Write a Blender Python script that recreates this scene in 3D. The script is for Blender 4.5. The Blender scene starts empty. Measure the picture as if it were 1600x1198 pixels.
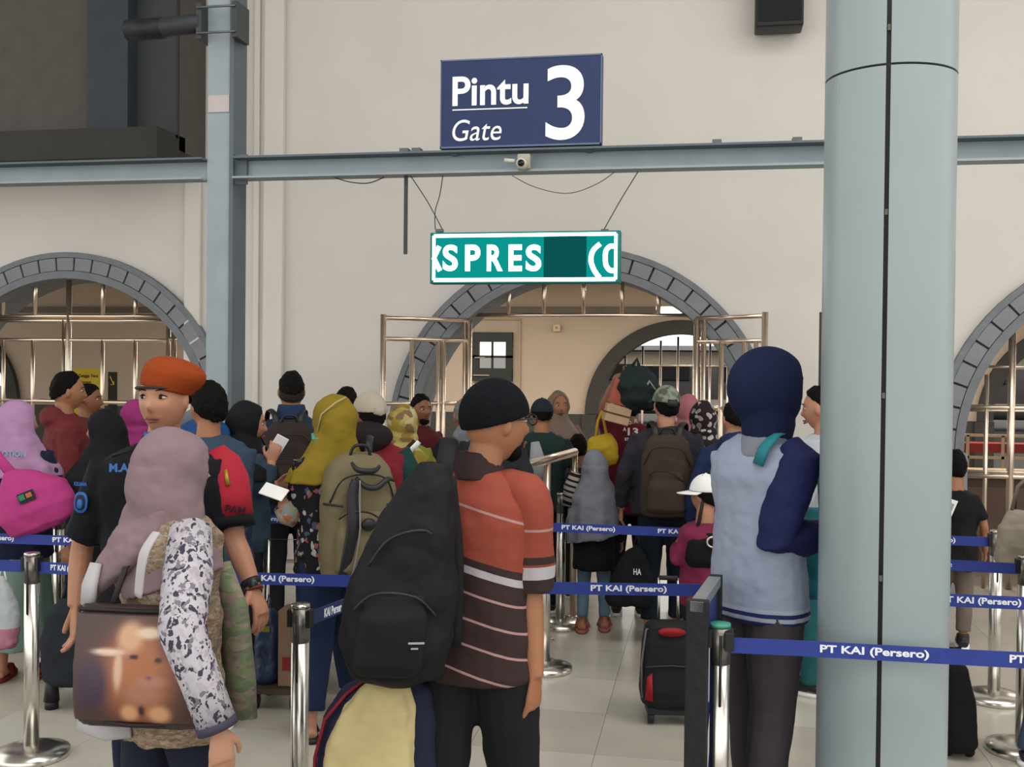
import bpy, math, random
from mathutils import Vector, Matrix
random.seed(7)
PI = math.pi
sc = bpy.context.scene
COL = sc.collection

# ------------------------------------------------------------------ camera, sky, lights, exposure
F = 1650.0
CAMZ = 1.8
cd = bpy.data.cameras.new('camera'); cam = bpy.data.objects.new('camera', cd); COL.objects.link(cam)
cd.sensor_width = 36; cd.lens = F / 1600 * 36; cd.clip_end = 400
R = (Matrix.Rotation(math.radians(10.3), 3, 'Z') @ Matrix.Rotation(PI / 2 - 24 / F, 3, 'X') @ Matrix.Rotation(0.0102, 3, 'Z'))
CP = Vector((0, 0, CAMZ))
cam.matrix_world = Matrix.Translation(CP) @ R.to_4x4()
sc.camera = cam

def ray(px, py): return R @ Vector(((px - 800) / F, (599 - py) / F, -1))
def at_d(px, py, d): return CP + ray(px, py) * d
def at_s(px, py, s): return at_d(px, py, F / s)
def at_Y(px, py, Y): r = ray(px, py); return CP + r * (Y / r.y)
def hor(px): return 575 + 0.0102 * (px - 800)
def stand(px, s, py=800):
    p = at_s(px, py, s); return Vector((p.x, p.y, 0))

w = bpy.data.worlds.new('world'); sc.world = w; w.use_nodes = True
bg = w.node_tree.nodes['Background']; bg.inputs[0].default_value = (1, .985, .96, 1); bg.inputs[1].default_value = 1.0
sc.view_settings.view_transform = 'Standard'; sc.view_settings.look = 'None'
sc.view_settings.gamma = 1; sc.view_settings.use_curve_mapping = False
sc.view_settings.exposure = 0.90
def area(name, loc, rot, sx, sy, power, col=(1, 1, 1)):
    l = bpy.data.lights.new(name, 'AREA'); l.shape = 'RECTANGLE'; l.size = sx; l.size_y = sy; l.energy = power; l.color = col
    o = bpy.data.objects.new(name, l); COL.objects.link(o); o.location = loc; o.rotation_euler = rot; return o
area('hall_top_fill', (2.5, 2.5, 7.2), (0, 0, 0), 9, 4, 260, (1, .98, .95))  # unseen fill, added to give the hall light from above
area('passage_fill_west', (-4.2, 12.2, 3.02), (0, 0, 0), 4.0, .5, 88, (1, .93, .85))  # three unseen warm fills, added because the passage would be dim
area('passage_fill_middle', (0.9, 12.2, 3.02), (0, 0, 0), 4.0, .5, 88, (1, .93, .85))
area('passage_fill_east', (6.2, 12.2, 3.02), (0, 0, 0), 4.0, .5, 75, (1, .93, .85))

# ------------------------------------------------------------------ materials
def lin(h):
    c = [int(h[i:i + 2], 16) / 255 for i in (0, 2, 4)]
    return tuple((x / 12.92 if x <= .04045 else ((x + .055) / 1.055) ** 2.4) for x in c) + (1,)
_m = {}
LINF = [1.0]   # cloth dyes are taken a little darker than they look under the bright hall light
def dye(h): c = lin(h); return tuple(x * LINF[0] for x in c[:3]) + (1,)
def newmat(name):
    m = bpy.data.materials.new(name); m.use_nodes = True
    return m, m.node_tree.nodes, m.node_tree.links, m.node_tree.nodes['Principled BSDF']
def coords(N, L, scale=(1, 1, 1), kind='Object'):
    tc = N.new('ShaderNodeTexCoord'); mp = N.new('ShaderNodeMapping'); mp.inputs['Scale'].default_value = scale
    L.new(tc.outputs[kind], mp.inputs['Vector']); return mp.outputs[0]
def add_bump(N, L, b, co, scale, strength, dist=.01):
    n = N.new('ShaderNodeTexNoise'); n.inputs['Scale'].default_value = scale; n.inputs['Detail'].default_value = 4
    bp = N.new('ShaderNodeBump'); bp.inputs['Strength'].default_value = strength; bp.inputs['Distance'].default_value = dist
    L.new(co, n.inputs['Vector']); L.new(n.outputs['Fac'], bp.inputs['Height']); L.new(bp.outputs[0], b.inputs['Normal'])
def mat(h, rough=.8, metal=0, var=.08, vs=6, bump=.25, bs=14, spec=.3, name=None):
    key = (h, rough, metal, var, vs, bump, bs, spec, LINF[0])
    if key in _m: return _m[key]
    m, N, L, b = newmat(name or ('surface_' + h))
    c = dye(h)
    b.inputs['Roughness'].default_value = rough; b.inputs['Metallic'].default_value = metal
    b.inputs['Specular IOR Level'].default_value = spec
    co = coords(N, L)
    n = N.new('ShaderNodeTexNoise'); n.inputs['Scale'].default_value = vs; n.inputs['Detail'].default_value = 5
    r = N.new('ShaderNodeValToRGB')
    r.color_ramp.elements[0].position = .3; r.color_ramp.elements[1].position = .7
    r.color_ramp.elements[0].color = tuple(x * (1 - var) for x in c[:3]) + (1,)
    r.color_ramp.elements[1].color = tuple(min(1, x * (1 + var)) for x in c[:3]) + (1,)
    L.new(co, n.inputs['Vector']); L.new(n.outputs['Fac'], r.inputs[0]); L.new(r.outputs[0], b.inputs['Base Color'])
    if bump: add_bump(N, L, b, co, bs, bump)
    _m[key] = m; return m
def cloth(h, rough=.85): return mat(h, rough, 0, .10, 9, .5, 13, .2)
def emit(h, strength):
    key = ('e', h, strength)
    if key in _m: return _m[key]
    m, N, L, b = newmat('light_' + h)
    b.inputs['Base Color'].default_value = (0, 0, 0, 1); b.inputs['Specular IOR Level'].default_value = 0; b.inputs['Roughness'].default_value = 1; b.inputs['Emission Color'].default_value = lin(h); b.inputs['Emission Strength'].default_value = strength
    _m[key] = m; return m
def print_mat(cols, scale=22, stretch=(1, 1, 1), rough=.8, blob=None, key=None):
    """printed cloth: cells of several flat colours"""
    m, N, L, b = newmat('printed_cloth')
    b.inputs['Roughness'].default_value = rough; b.inputs['Specular IOR Level'].default_value = .2
    co = coords(N, L, stretch)
    dn = N.new('ShaderNodeTexNoise'); dn.inputs['Scale'].default_value = scale * .6
    mx = N.new('ShaderNodeVectorMath'); mx.operation = 'MULTIPLY_ADD'; mx.inputs[1].default_value = (.06, .06, .06)
    L.new(co, dn.inputs['Vector']); L.new(dn.outputs['Color'], mx.inputs[0]); L.new(co, mx.inputs[2])
    v = N.new('ShaderNodeTexVoronoi'); v.inputs['Scale'].default_value = scale
    L.new(mx.outputs[0], v.inputs['Vector'])
    r = N.new('ShaderNodeValToRGB'); r.color_ramp.interpolation = 'CONSTANT'
    sp = N.new('ShaderNodeSeparateColor'); L.new(v.outputs['Color'], sp.inputs[0])
    n = len(cols)
    els = r.color_ramp.elements
    els[0].position = 0; els[0].color = dye(cols[0]); els[1].position = 1 / n; els[1].color = dye(cols[1])
    for i in range(2, n): e = els.new(i / n); e.color = dye(cols[i])
    L.new(sp.outputs[0], r.inputs[0])
    if blob:   # background colour shows where the cell distance is large
        cr = N.new('ShaderNodeValToRGB'); cr.color_ramp.elements[0].position = blob[1]; cr.color_ramp.elements[1].position = blob[1] + .04
        L.new(v.outputs['Distance'], cr.inputs[0])
        mm = N.new('ShaderNodeMixRGB'); mm.inputs[2].default_value = dye(blob[0])
        L.new(cr.outputs[0], mm.inputs[0]); L.new(r.outputs[0], mm.inputs[1]); L.new(mm.outputs[0], b.inputs['Base Color'])
    else: L.new(r.outputs[0], b.inputs['Base Color'])
    add_bump(N, L, b, co, 10, .3)
    return m
def ramp_mat(stops, vec, off, span, rough=.8):
    """cloth with woven bands: colour from dot(object position, vec)"""
    m, N, L, b = newmat('banded_cloth'); b.inputs['Roughness'].default_value = rough; b.inputs['Specular IOR Level'].default_value = .2
    co = coords(N, L)
    d = N.new('ShaderNodeVectorMath'); d.operation = 'DOT_PRODUCT'; d.inputs[1].default_value = vec
    L.new(co, d.inputs[0])
    mr = N.new('ShaderNodeMapRange'); mr.inputs[1].default_value = off; mr.inputs[2].default_value = off + span
    L.new(d.outputs['Value'], mr.inputs[0])
    r = N.new('ShaderNodeValToRGB'); r.color_ramp.interpolation = 'CONSTANT'
    els = r.color_ramp.elements
    els[0].position = 0; els[0].color = dye(stops[0][1]); els[1].position = (stops[1][0] - off) / span; els[1].color = dye(stops[1][1])
    for p, c in stops[2:]: e = els.new((p - off) / span); e.color = dye(c)
    L.new(mr.outputs[0], r.inputs[0]); L.new(r.outputs[0], b.inputs['Base Color'])
    add_bump(N, L, b, co, 11, .35); return m
LINF[0] = .8
SKIN = {k: mat(v, .5, 0, .06, 12, .06, 60, .35) for k, v in dict(a='b98468', b='a5704f', c='8d5a40', d='c69478', e='6e4433').items()}
LINF[0] = 1.0
HAIR = mat('0b0908', .8, 0, .2, 60, .6, 90, .12)
GREYHAIR = mat('6f6a66', .7, 0, .2, 60, .6, 90, .3)
CHROME = mat('d2cec6', .25, 1, .04, 8, .03, 30, .5)
BRASSY = mat('ddcbb8', .28, 1, .05, 8, .05, 25, .5)
BLACKP = mat('17181a', .5, 0, .1, 10, .05, 30, .4)
STEEL = mat('929da2', .55, 0, .07, 5, .12, 22, .4)
STEELD = mat('59646a', .6, 0, .07, 5, .12, 22, .4)
WALLM = mat('d2cdc6', .85, 0, .03, 1.3, .12, 18, .2)
TANW = mat('b7a795', .85, 0, .04, 1.5, .12, 18, .2)
STONE = mat('838589', .8, 0, .10, 9, .3, 26, .25)
STONED = mat('767a7e', .8, 0, .10, 9, .3, 26, .25)
WHITE = mat('e6e6e4', .6, 0, .03, 8, .05, 20)

# ------------------------------------------------------------------ mesh building
class MB:
    def __init__(s): s.v = []; s.f = []; s.m = []; s.mi = 0
    def add(s, vs, fs):
        o = len(s.v); s.v += [tuple(v) for v in vs]
        for f in fs: s.f.append([o + i for i in f]); s.m.append(s.mi)
        return s
    def box(s, c, sz, rz=0):
        x, y, z = sz[0] / 2, sz[1] / 2, sz[2] / 2; cc, ss = math.cos(rz), math.sin(rz)
        vs = [(c[0] + a * x * cc - b * y * ss, c[1] + a * x * ss + b * y * cc, c[2] + d * z) for d in (-1, 1) for a, b in ((-1, -1), (1, -1), (1, 1), (-1, 1))]
        return s.add(vs, [(3, 2, 1, 0), (4, 5, 6, 7), (0, 1, 5, 4), (1, 2, 6, 5), (2, 3, 7, 6), (3, 0, 4, 7)])
    def loft(s, rings, closed=False):
        n = len(rings[0]); vs = [p for r in rings for p in r]; fs = []
        k = len(rings)
        for i in range(k if closed else k - 1):
            j = (i + 1) % k
            for a in range(n):
                b = (a + 1) % n; fs.append((i * n + a, i * n + b, j * n + b, j * n + a))
        if not closed: fs.append(tuple(range(n - 1, -1, -1))); fs.append(tuple((k - 1) * n + a for a in range(n)))
        return s.add(vs, fs)
    def hloft(s, rows, n=20, e=1.0, folds=0, foldn=9, cap=True):
        """rows: (z, rx, ry, cx, cy[, exponent]) horizontal rings"""
        rings = []
        for k, r in enumerate(rows):
            z, rx, ry, cx, cy = r[:5]; ee = r[5] if len(r) > 5 else e; dz = r[6] if len(r) > 6 else None
            t = k / max(1, len(rows) - 1); ring = []
            for a in range(n):
                th = 2 * PI * a / n; c_, s_ = math.cos(th), math.sin(th)
                fo = 1 + folds * t * math.sin(foldn * th + 1.3 * t)
                x = math.copysign(abs(c_) ** ee, c_) * rx * fo; y = math.copysign(abs(s_) ** ee, s_) * ry * fo
                ring.append((cx + x, cy + y, z + (dz(th) if dz else 0)))
            rings.append(ring)
        return s.loft(rings)
    def tube(s, pts, rad, n=10, flat=1.0, up=None):
        pts = [Vector(p) for p in pts]; k = len(pts)
        if not isinstance(rad, (list, tuple)): rad = [rad] * k
        rings = []; pu = None
        for i, p in enumerate(pts):
            t = (pts[min(i + 1, k - 1)] - pts[max(i - 1, 0)]).normalized()
            if pu is None:
                u = Vector(up) if up else (Vector((1, 0, 0)) if abs(t.x) < .8 else Vector((0, 1, 0)))
            else: u = pu
            u = (u - t * u.dot(t)).normalized(); pu = u; w_ = t.cross(u)
            rings.append([p + (u * math.cos(2 * PI * a / n) + w_ * flat * math.sin(2 * PI * a / n)) * rad[i] for a in range(n)])
        return s.loft(rings)
    def ell(s, c, r, nu=16, nv=10, fn=None, M=None):
        vs = []; fs = []
        for j in range(1, nv):
            ph = PI * j / nv
            for i in range(nu):
                th = 2 * PI * i / nu; d = (math.sin(ph) * math.cos(th), math.sin(ph) * math.sin(th), math.cos(ph)); vs.append(d)
        vs += [(0, 0, 1), (0, 0, -1)]
        for j in range(nv - 2):
            for i in range(nu): k = (i + 1) % nu; fs.append((j * nu + i, (j + 1) * nu + i, (j + 1) * nu + k, j * nu + k))
        T = len(vs) - 2
        for i in range(nu): k = (i + 1) % nu; fs.append((T, i, k)); fs.append((T + 1, (nv - 2) * nu + k, (nv - 2) * nu + i))
        out = []
        for d in vs:
            p = Vector(fn(d)) if fn else Vector((d[0] * r[0], d[1] * r[1], d[2] * r[2]))
            if M: p = M @ p
            out.append(p + Vector(c) if not M else p)
        return s.add(out, fs)
    def dome(s, r, pmax, th, M, axis='Z', nu=28, nv=12, off=(0, 0, 0), fn=None):
        """double walled part of an ellipsoid round an axis; pmax(theta) is the polar angle where it ends"""
        rings = []
        for w_ in (0, 1):
            q = th * w_
            rng = range(nv + 1) if w_ == 0 else range(nv, -1, -1)
            for j in rng:
                ring = []
                for i in range(nu):
                    t = 2 * PI * i / nu; ph = max(.02, pmax(t) * j / nv)
                    if axis == 'Z': d = (math.sin(ph) * math.cos(t), math.sin(ph) * math.sin(t), math.cos(ph))
                    else: d = (math.sin(ph) * math.cos(t), -math.cos(ph), math.sin(ph) * math.sin(t))
                    k = 1 + (fn(d) if fn else 0)
                    ring.append(M @ Vector((off[0] + d[0] * (r[0] * k - q), off[1] + d[1] * (r[1] * k - q), off[2] + d[2] * (r[2] * k - q))))
                rings.append(ring)
        return s.loft(rings, closed=True)
    def ctube(s, pts, rad, n=10, flat=1.0, up=None, sub=5):
        P = [Vector(p) for p in pts]; k = len(P)
        if not isinstance(rad, (list, tuple)): rad = [rad] * k
        Q = []; Rr = []
        for i in range(k - 1):
            a, b, c, d = P[max(i - 1, 0)], P[i], P[i + 1], P[min(i + 2, k - 1)]
            for q in range(sub):
                t = q / sub; Q.append(.5 * ((2 * b) + (c - a) * t + (2 * a - 5 * b + 4 * c - d) * t * t + (3 * b - a - 3 * c + d) * t ** 3)); Rr.append(rad[i] * (1 - t) + rad[i + 1] * t)
        return s.tube(Q + [P[-1]], Rr + [rad[-1]], n, flat, up)
    def xf(s, M): s.v = [tuple(M @ Vector(p)) for p in s.v]; return s
    def build(s, name, m, parent=None, loc=None, rot=None, smooth=True, vox=0, sm=0, disp=0, ds=.12, bevel=0, label=None):
        me = bpy.data.meshes.new(name); me.from_pydata(s.v, [], s.f)
        ms = m if isinstance(m, (list, tuple)) else [m]
        for x in ms: me.materials.append(x)
        if len(ms) > 1: me.polygons.foreach_set('material_index', s.m)
        if smooth: me.polygons.foreach_set('use_smooth', [True] * len(me.polygons))
        me.update()
        o = bpy.data.objects.new(name, me); COL.objects.link(o)
        if parent: o.parent = parent
        if loc is not None: o.location = loc
        if rot is not None: o.rotation_euler = rot
        mods(o, vox, sm, disp, ds, bevel)
        if label: o['label'] = label
        return o
_tex = {}
def mods(o, vox=0, sm=0, disp=0, ds=.12, bevel=0):
    if bevel:
        b = o.modifiers.new('bevel', 'BEVEL'); b.width = bevel; b.segments = 2; b.limit_method = 'ANGLE'
    if vox:
        r = o.modifiers.new('remesh', 'REMESH'); r.mode = 'VOXEL'; r.voxel_size = vox; r.use_smooth_shade = True
    if sm:
        k = o.modifiers.new('smooth', 'SMOOTH'); k.iterations = sm; k.factor = .5
    if disp:
        if ds not in _tex:
            t = bpy.data.textures.new('folds', 'CLOUDS'); t.noise_scale = ds; t.noise_depth = 2; _tex[ds] = t
        d = o.modifiers.new('folds', 'DISPLACE'); d.texture = _tex[ds]; d.strength = disp; d.mid_level = .5; d.texture_coords = 'LOCAL'
def tag(o, label=None, cat=None, group=None, kind=None):
    if label: o['label'] = label
    if cat: o['category'] = cat
    if group: o['group'] = group
    if kind: o['kind'] = kind
    return o
def thing(name, label, cat, loc=(0, 0, 0), rz=0, group=None, rot=None):
    o = bpy.data.objects.new(name, None); COL.objects.link(o); o.empty_display_size = .1
    o.location = loc; o.rotation_euler = rot if rot else (0, 0, rz); return tag(o, label, cat, group)
def struct(name, mb, m, **k): return tag(mb.build(name, m, **k), kind='structure')
def copy_tree(o, parent=None):
    c = o.copy(); COL.objects.link(c)
    if parent: c.parent = parent
    for ch in [x for x in bpy.data.objects if x.parent == o]: copy_tree(ch, c)
    return c
def piece(src, name, parent, loc, rot=None, scale=None):
    o = bpy.data.objects.new(name, src); COL.objects.link(o); o.parent = parent; o.location = loc
    if rot: o.rotation_euler = rot
    if scale: o.scale = scale
    return o
def text(name, body, w, h, m, parent, loc, rot=(PI / 2, 0, 0), bold=0, shear=0, depth=.001, fit=True, warp=None, yc=True):
    cu = bpy.data.curves.new(name, 'FONT'); cu.body = body; cu.size = 1; cu.extrude = 0; cu.offset = bold; cu.shear = shear; cu.resolution_u = 8 if h > .06 else 3
    t = bpy.data.objects.new('tmp_text', cu)
    me = bpy.data.meshes.new_from_object(t); bpy.data.objects.remove(t)
    xs = [v.co.x for v in me.vertices]; ys = [v.co.y for v in me.vertices]
    x0, x1, y0, y1 = min(xs), max(xs), min(ys), max(ys)
    sx, sy = w / (x1 - x0), h / (y1 - y0)
    for v in me.vertices: v.co = ((v.co.x - (x0 + x1) / 2) * sx, (v.co.y - (y0 + y1) / 2) * sy, 0)
    me.name = name; me.materials.clear(); me.materials.append(m)
    o = bpy.data.objects.new(name, me); COL.objects.link(o)
    if parent: o.parent = parent
    o.location = loc; o.rotation_euler = rot
    me.polygons.foreach_set('use_smooth', [False] * len(me.polygons))
    so = o.modifiers.new('thick', 'SOLIDIFY'); so.thickness = depth; so.offset = 0
    return o
# ------------------------------------------------------------------ the setting
YW = 9.28; YB = 14.85
# floor slab + tiles
fm = mat('857f74', .3)
floor = struct('floor', MB().box((0, 24, -.045), (60, 60, .05)), fm, smooth=False)
TIL = []
for k in range(4):
    m, N, L, b = newmat('floor_tile')
    b.inputs['Roughness'].default_value = .18 + .02 * k; b.inputs['Specular IOR Level'].default_value = .5
    co = coords(N, L); n = N.new('ShaderNodeTexNoise'); n.inputs['Scale'].default_value = 3; n.inputs['Detail'].default_value = 6
    r = N.new('ShaderNodeValToRGB'); base = ['bcb7aa', 'b8b3a6', 'c1bdb0', 'b5afa2'][k]
    c = lin(base); r.color_ramp.elements[0].position = .3; r.color_ramp.elements[1].position = .7
    r.color_ramp.elements[0].color = tuple(x * .93 for x in c[:3]) + (1,); r.color_ramp.elements[1].color = tuple(x * 1.05 for x in c[:3]) + (1,)
    L.new(co, n.inputs['Vector']); L.new(n.outputs['Fac'], r.inputs[0]); L.new(r.outputs[0], b.inputs['Base Color'])
    me = bpy.data.meshes.new('tile'); q = MB().box((0, 0, -.01), (.5975, .5975, .02)); me.from_pydata(q.v, [], q.f); me.materials.append(m); TIL.append(me)
for i in range(-13, 9):
    for j in range(4, 15):
        if abs(i * .6 + .42 + .18 * (j * .6 + .3)) < (j * .6 + .6) * .60 + .5: piece(random.choice(TIL), 'tile', floor, (.3 + i * .6 + .12, .3 + j * .6 + .1, 0))
# the remaining floor (behind the wall, behind the camera) in one sheet
struct('floor_far', MB().box((0, 9.2, -.012), (60, 12.2, .02)), mat('8f887b', .6), smooth=False, loc=(0, 0, 0))
bpy.data.objects['floor_far'].location.y = 0
bpy.data.objects['floor_far'].data.transform(Matrix.Translation((0, 0, -.003)))

struct('ground_outside', MB().box((0, 45.3, -.012), (120, 60, .02)), mat('3a3834', .9), smooth=False)
# arches --------------------------------------------------------------
RIN, RO, ZC = 1.50, 1.72, 1.15
AX = [at_Y(107, 393, YW).x, at_Y(905, 390, YW).x, at_Y(1812, 400, YW).x]
WT = .45
def arch_wall(name, y, th, x0, x1, z1, centres, rin, zc, m, base=0):
    pts = [(x0, base)]
    for c in centres:
        pts.append((c - rin, base))
        for k in range(0, 33): a = PI - PI * k / 32; pts.append((c + rin * math.cos(a), zc + rin * math.sin(a)))
        pts.append((c + rin, base))
    pts += [(x1, base), (x1, z1), (x0, z1)]
    import bmesh
    bm = bmesh.new(); vs = [bm.verts.new((p[0], y, p[1])) for p in pts]; f = bm.faces.new(vs)
    r = bmesh.ops.extrude_face_region(bm, geom=[f])
    for e in r['geom']:
        if isinstance(e, bmesh.types.BMVert): e.co.y += th
    bmesh.ops.triangulate(bm, faces=[f for f in bm.faces if len(f.verts) > 4]); bmesh.ops.recalc_face_normals(bm, faces=bm.faces)
    me = bpy.data.meshes.new(name); bm.to_mesh(me); me.materials.append(m)
    o = bpy.data.objects.new(name, me); COL.objects.link(o); return tag(o, kind='structure')
wall = arch_wall('wall_back', YW, WT, -11, 12, 8.2, AX, RIN, ZC, WALLM)
# grey stone rings: outer moulding, blocks, inner moulding with soffit, each arch; blocks are pieces
def arc_band(r0, r1, y0, y1, a0=0, a1=PI, n=40, c=(0, 0)):
    mb = MB(); rings = []
    for k in range(n + 1):
        a = a0 + (a1 - a0) * k / n; ca, sa = math.cos(a), math.sin(a)
        rings.append([(c[0] + r0 * ca, y0, c[1] + r0 * sa), (c[0] + r1 * ca, y0, c[1] + r1 * sa), (c[0] + r1 * ca, y1, c[1] + r1 * sa), (c[0] + r0 * ca, y1, c[1] + r0 * sa)])
    return mb.loft(rings)
NB = 27; da = PI / NB
blk = arc_band(RIN + .045, RO - .055, -.055, .03, -da / 2 + .006, da / 2 - .006, 3)
bme = bpy.data.meshes.new('arch_stone'); bme.from_pydata(blk.v, [], blk.f); bme.materials.append(STONE)
for c in AX:
    arc_band(RO - .05, RO, YW - .065, YW + .02, c=(c, ZC)).build('outer_moulding', STONED, wall, smooth=False)
    arc_band(RIN - .03, RIN + .04, YW - .06, YW + WT + .04, c=(c, ZC)).build('inner_moulding', STONED, wall, smooth=False)
    arc_band(RIN + .02, RO - .02, YW - .028, YW + .02, c=(c, ZC)).build('joint_bed', mat('4a4b4d', .9), wall, smooth=False)
    for k in range(NB):
        a = da * (k + .5); piece(bme, 'arch_stone', wall, (c, YW, ZC), (0, -a, 0))
    for sgn in (-1, 1):
        MB().box((c + sgn * (RIN + .12), YW + .12, ZC / 2 - .02), (.34, .46, ZC + .02)).build('jamb_stone', STONE, wall, smooth=False, bevel=.008)
# pilaster strips on the wall right of the steel column
for px, ww, dd in ((431, .19, .07), (402, .06, .03), (304, .16, .05)):
    p = at_Y(px, 300, YW); MB().box((p.x, YW - dd / 2, 4.1), (ww, dd, 8.1)).build('pilaster', mat('d6d1ca', .85, 0, .03, 1.3, .12, 18), wall, smooth=False, bevel=.01)
# passage behind: rear wall with its own arches, ceiling, ends
BX = [at_Y(-85, 490, YB).x, at_Y(1064, 506, YB).x, at_Y(1064, 506, YB).x + 5.2]
rear = arch_wall('wall_rear', YB, .3, -14, 14, 3.3, BX, 1.16, 1.17, TANW)
DST = mat('3b3a36', .75)
for c in BX:
    arc_band(1.13, 1.32, YB - .08, YB + .36, c=(c, 1.17)).build('arch_ring', DST, rear, smooth=False)
    for sgn in (-1, 1): MB().box((c + sgn * 1.24, YB + .12, .58), (.24, .42, 1.16)).build('jamb_stone', DST, rear, smooth=False)
edges = [-14, BX[0] - 1.36, BX[0] + 1.36, BX[1] - 1.36, BX[1] + 1.36, BX[2] - 1.36, BX[2] + 1.36, 14]
for a, b in zip(edges[::2], edges[1::2]):
    MB().box(((a + b) / 2, YB - .02, .58), (b - a, .05, 1.16)).build('wainscot', mat('3a3b36', .6), rear, smooth=False)
MB().box((0, YB - .03, 2.63), (28, .05, .09)).build('ledge', mat('6d665b', .8), rear, smooth=False)
struct('ceiling_passage', MB().box((0, (YW + YB) / 2 + .3, 3.25), (26, YB - YW + .1, .1)), mat('b9ab97', .9), smooth=False)
struct('ceiling', MB().box((0, 3.2, 8.3), (24, 13.5, .15)), mat('b5b3ae', .9), smooth=False)
# window in the rear wall (dark green, four panes)
def win(name, px0, px1, py0, py1, lite):
    a = at_Y(px0, py1, YB - .05); b = at_Y(px1, py0, YB - .05)
    cx, cz, ww, hh = (a.x + b.x) / 2, (a.z + b.z) / 2, b.x - a.x, b.z - a.z
    t = thing(name, None, None, (cx, YB - .03, cz)); t['kind'] = 'structure'
    fr = mat('2c302c', .5); fw = ww * .16
    mb = MB()
    mb.box((-ww / 2 + fw / 2, 0, 0), (fw, .07, hh)).box((ww / 2 - fw / 2, 0, 0), (fw, .07, hh)).box((0, 0, hh / 2 - fw * .75), (ww, .068, fw * 1.5)).box((0, 0, -hh / 2 + fw), (ww, .068, fw * 2)).box((0, -.01, 0), (.03, .05, hh)).box((0, -.01, hh * .0), (ww, .05, .035))
    mb.build('window_frame', fr, t, smooth=False)
    for i, sx in enumerate((-1, 1)):
        for j, sz in enumerate((-1, 1)):
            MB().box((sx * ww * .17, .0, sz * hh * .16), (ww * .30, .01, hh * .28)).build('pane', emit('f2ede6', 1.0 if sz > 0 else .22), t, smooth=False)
    MB().box((-ww * .3, -.05, -hh * .02), (ww * .26, .03, .018)).build('latch_bar', mat('9a8f80', .4), t, smooth=False)
    MB().box((-ww * .26, -.05, -hh * .38), (ww * .4, .03, .018)).build('latch_bar', mat('9a8f80', .4), t, smooth=False)
    mb = MB(); q = 1.25
    mb.box((0, .01, hh / 2 * q + .1), (ww * 1.35, .03, .02)).box((-ww * .675, .01, 0), (.02, .03, hh * q + .2)).box((ww * .675, .01, 0), (.02, .03, hh * q + .2))
    mb.build('wall_moulding', mat('b29a7e', .8), t, smooth=False)
    return t
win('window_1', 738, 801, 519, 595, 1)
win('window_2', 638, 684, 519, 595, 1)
# socket box, downpipe on rear wall
t = thing('socket_box', 'small cream junction box high on the tan wall inside the middle arch', 'electrical box', at_Y(870, 512, YB - .06))
MB().box((0, 0, 0), (.10, .05, .10)).build('box', mat('cdb89c', .6), t, bevel=.01); MB().ell((0, -.03, 0), (.02, .012, .02)).build('knob', mat('a08c70', .5), t)
# tube lamp inside the passage
p = at_Y(1068, 488, 13.0)
t = thing('tube_lamp', 'lit white fluorescent tube under the ceiling inside the middle arch', 'lamp', p)
MB().tube([(-.29, 0, 0), (.29, 0, 0)], .03, 10).build('tube', emit('fffaf0', 2.2), t)
MB().box((0, 0, .05), (.66, .06, .04)).build('housing', WHITE, t, smooth=False); MB().box((0, 0, (3.2 - p.z + .06) / 2), (.03, .03, 3.2 - p.z - .06)).build('drop_rod', WHITE, t, smooth=False)

# beyond the passage: platform canopy and a parked coach far behind
YT = 30
t = thing('platform_canopy', 'grey platform roof with beige fascia seen outside through the far arch', 'canopy', (6, YT, 0))
s = F / YT
MB().box((0, 0, 2.38), (40, 3.4, .12)).build('roof', mat('8c8f92', .6), t, smooth=False)
MB().box((0, -1.3, 2.08), (40, .1, .36)).build('fascia', mat('a39684', .8), t, smooth=False)
for k in range(-4, 5): MB().box((k * 4.2, .2, 1.1), (.22, .22, 2.3)).build('post', mat('6a5f52', .7), t, smooth=False)
t = thing('railway_coach', 'dark coach with a grey band standing outside behind the arches', 'train', (6, YT + 6, 0))
MB().box((0, 0, 1.45), (44, 2.6, 2.2)).build('body', mat('4d4a48', .5), t, bevel=.2)
MB().box((0, -1.32, .75), (44, .04, .2)).build('grey_band', mat('a8a296', .5), t, smooth=False)
for k in range(-8, 9): MB().box((k * 2.4, -1.33, 1.75), (1.5, .05, .6)).build('window', mat('1c1f22', .15), t, smooth=False, bevel=.05)

# yellow notice and black arrow board inside the left arch
t = thing('yellow_notice', 'yellow notice board inside the left arch with black lettering', 'sign', at_Y(137, 612, 13.5), 0)
MB().box((0, 0, 0), (.40, .03, .66)).build('board', mat('c8b030', .6), t, smooth=False)
INK = mat('2a2616', .7, bump=0)
text('lettering', 'Tangga Tera', .30, .055, INK, t, (.02, -.02, .22), bold=.01)
text('lettering', 'Ekonomi', .17, .035, INK, t, (-.02, -.02, .14), bold=.01)
MB().box((0, .03, -.8), (.04, .03, at_Y(137, 612, 13.5).z * 0 + 1.5)).build('stand_pole', INK, t, smooth=False)
t = thing('arrow_board', 'narrow black board with yellow arrows beside the yellow notice', 'sign', at_Y(176, 618, 13.5), 0)
MB().box((0, 0, 0), (.125, .03, .66)).build('board', mat('26221a', .6), t, smooth=False)
MB().box((0, .03, -.8), (.03, .03, 1.5)).build('stand_pole', INK, t, smooth=False)
for z in (.2, -.25):
    a = MB(); a.tube([(-.03, -.02, z + .07), (.025, -.02, z - .04)], .006, 4).tube([(.027, -.02, z + .0), (.027, -.02, z - .045), (-.02, -.02, z - .045)], .006, 4)
    a.build('arrow', mat('c8b030', .6), t, smooth=False)

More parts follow.
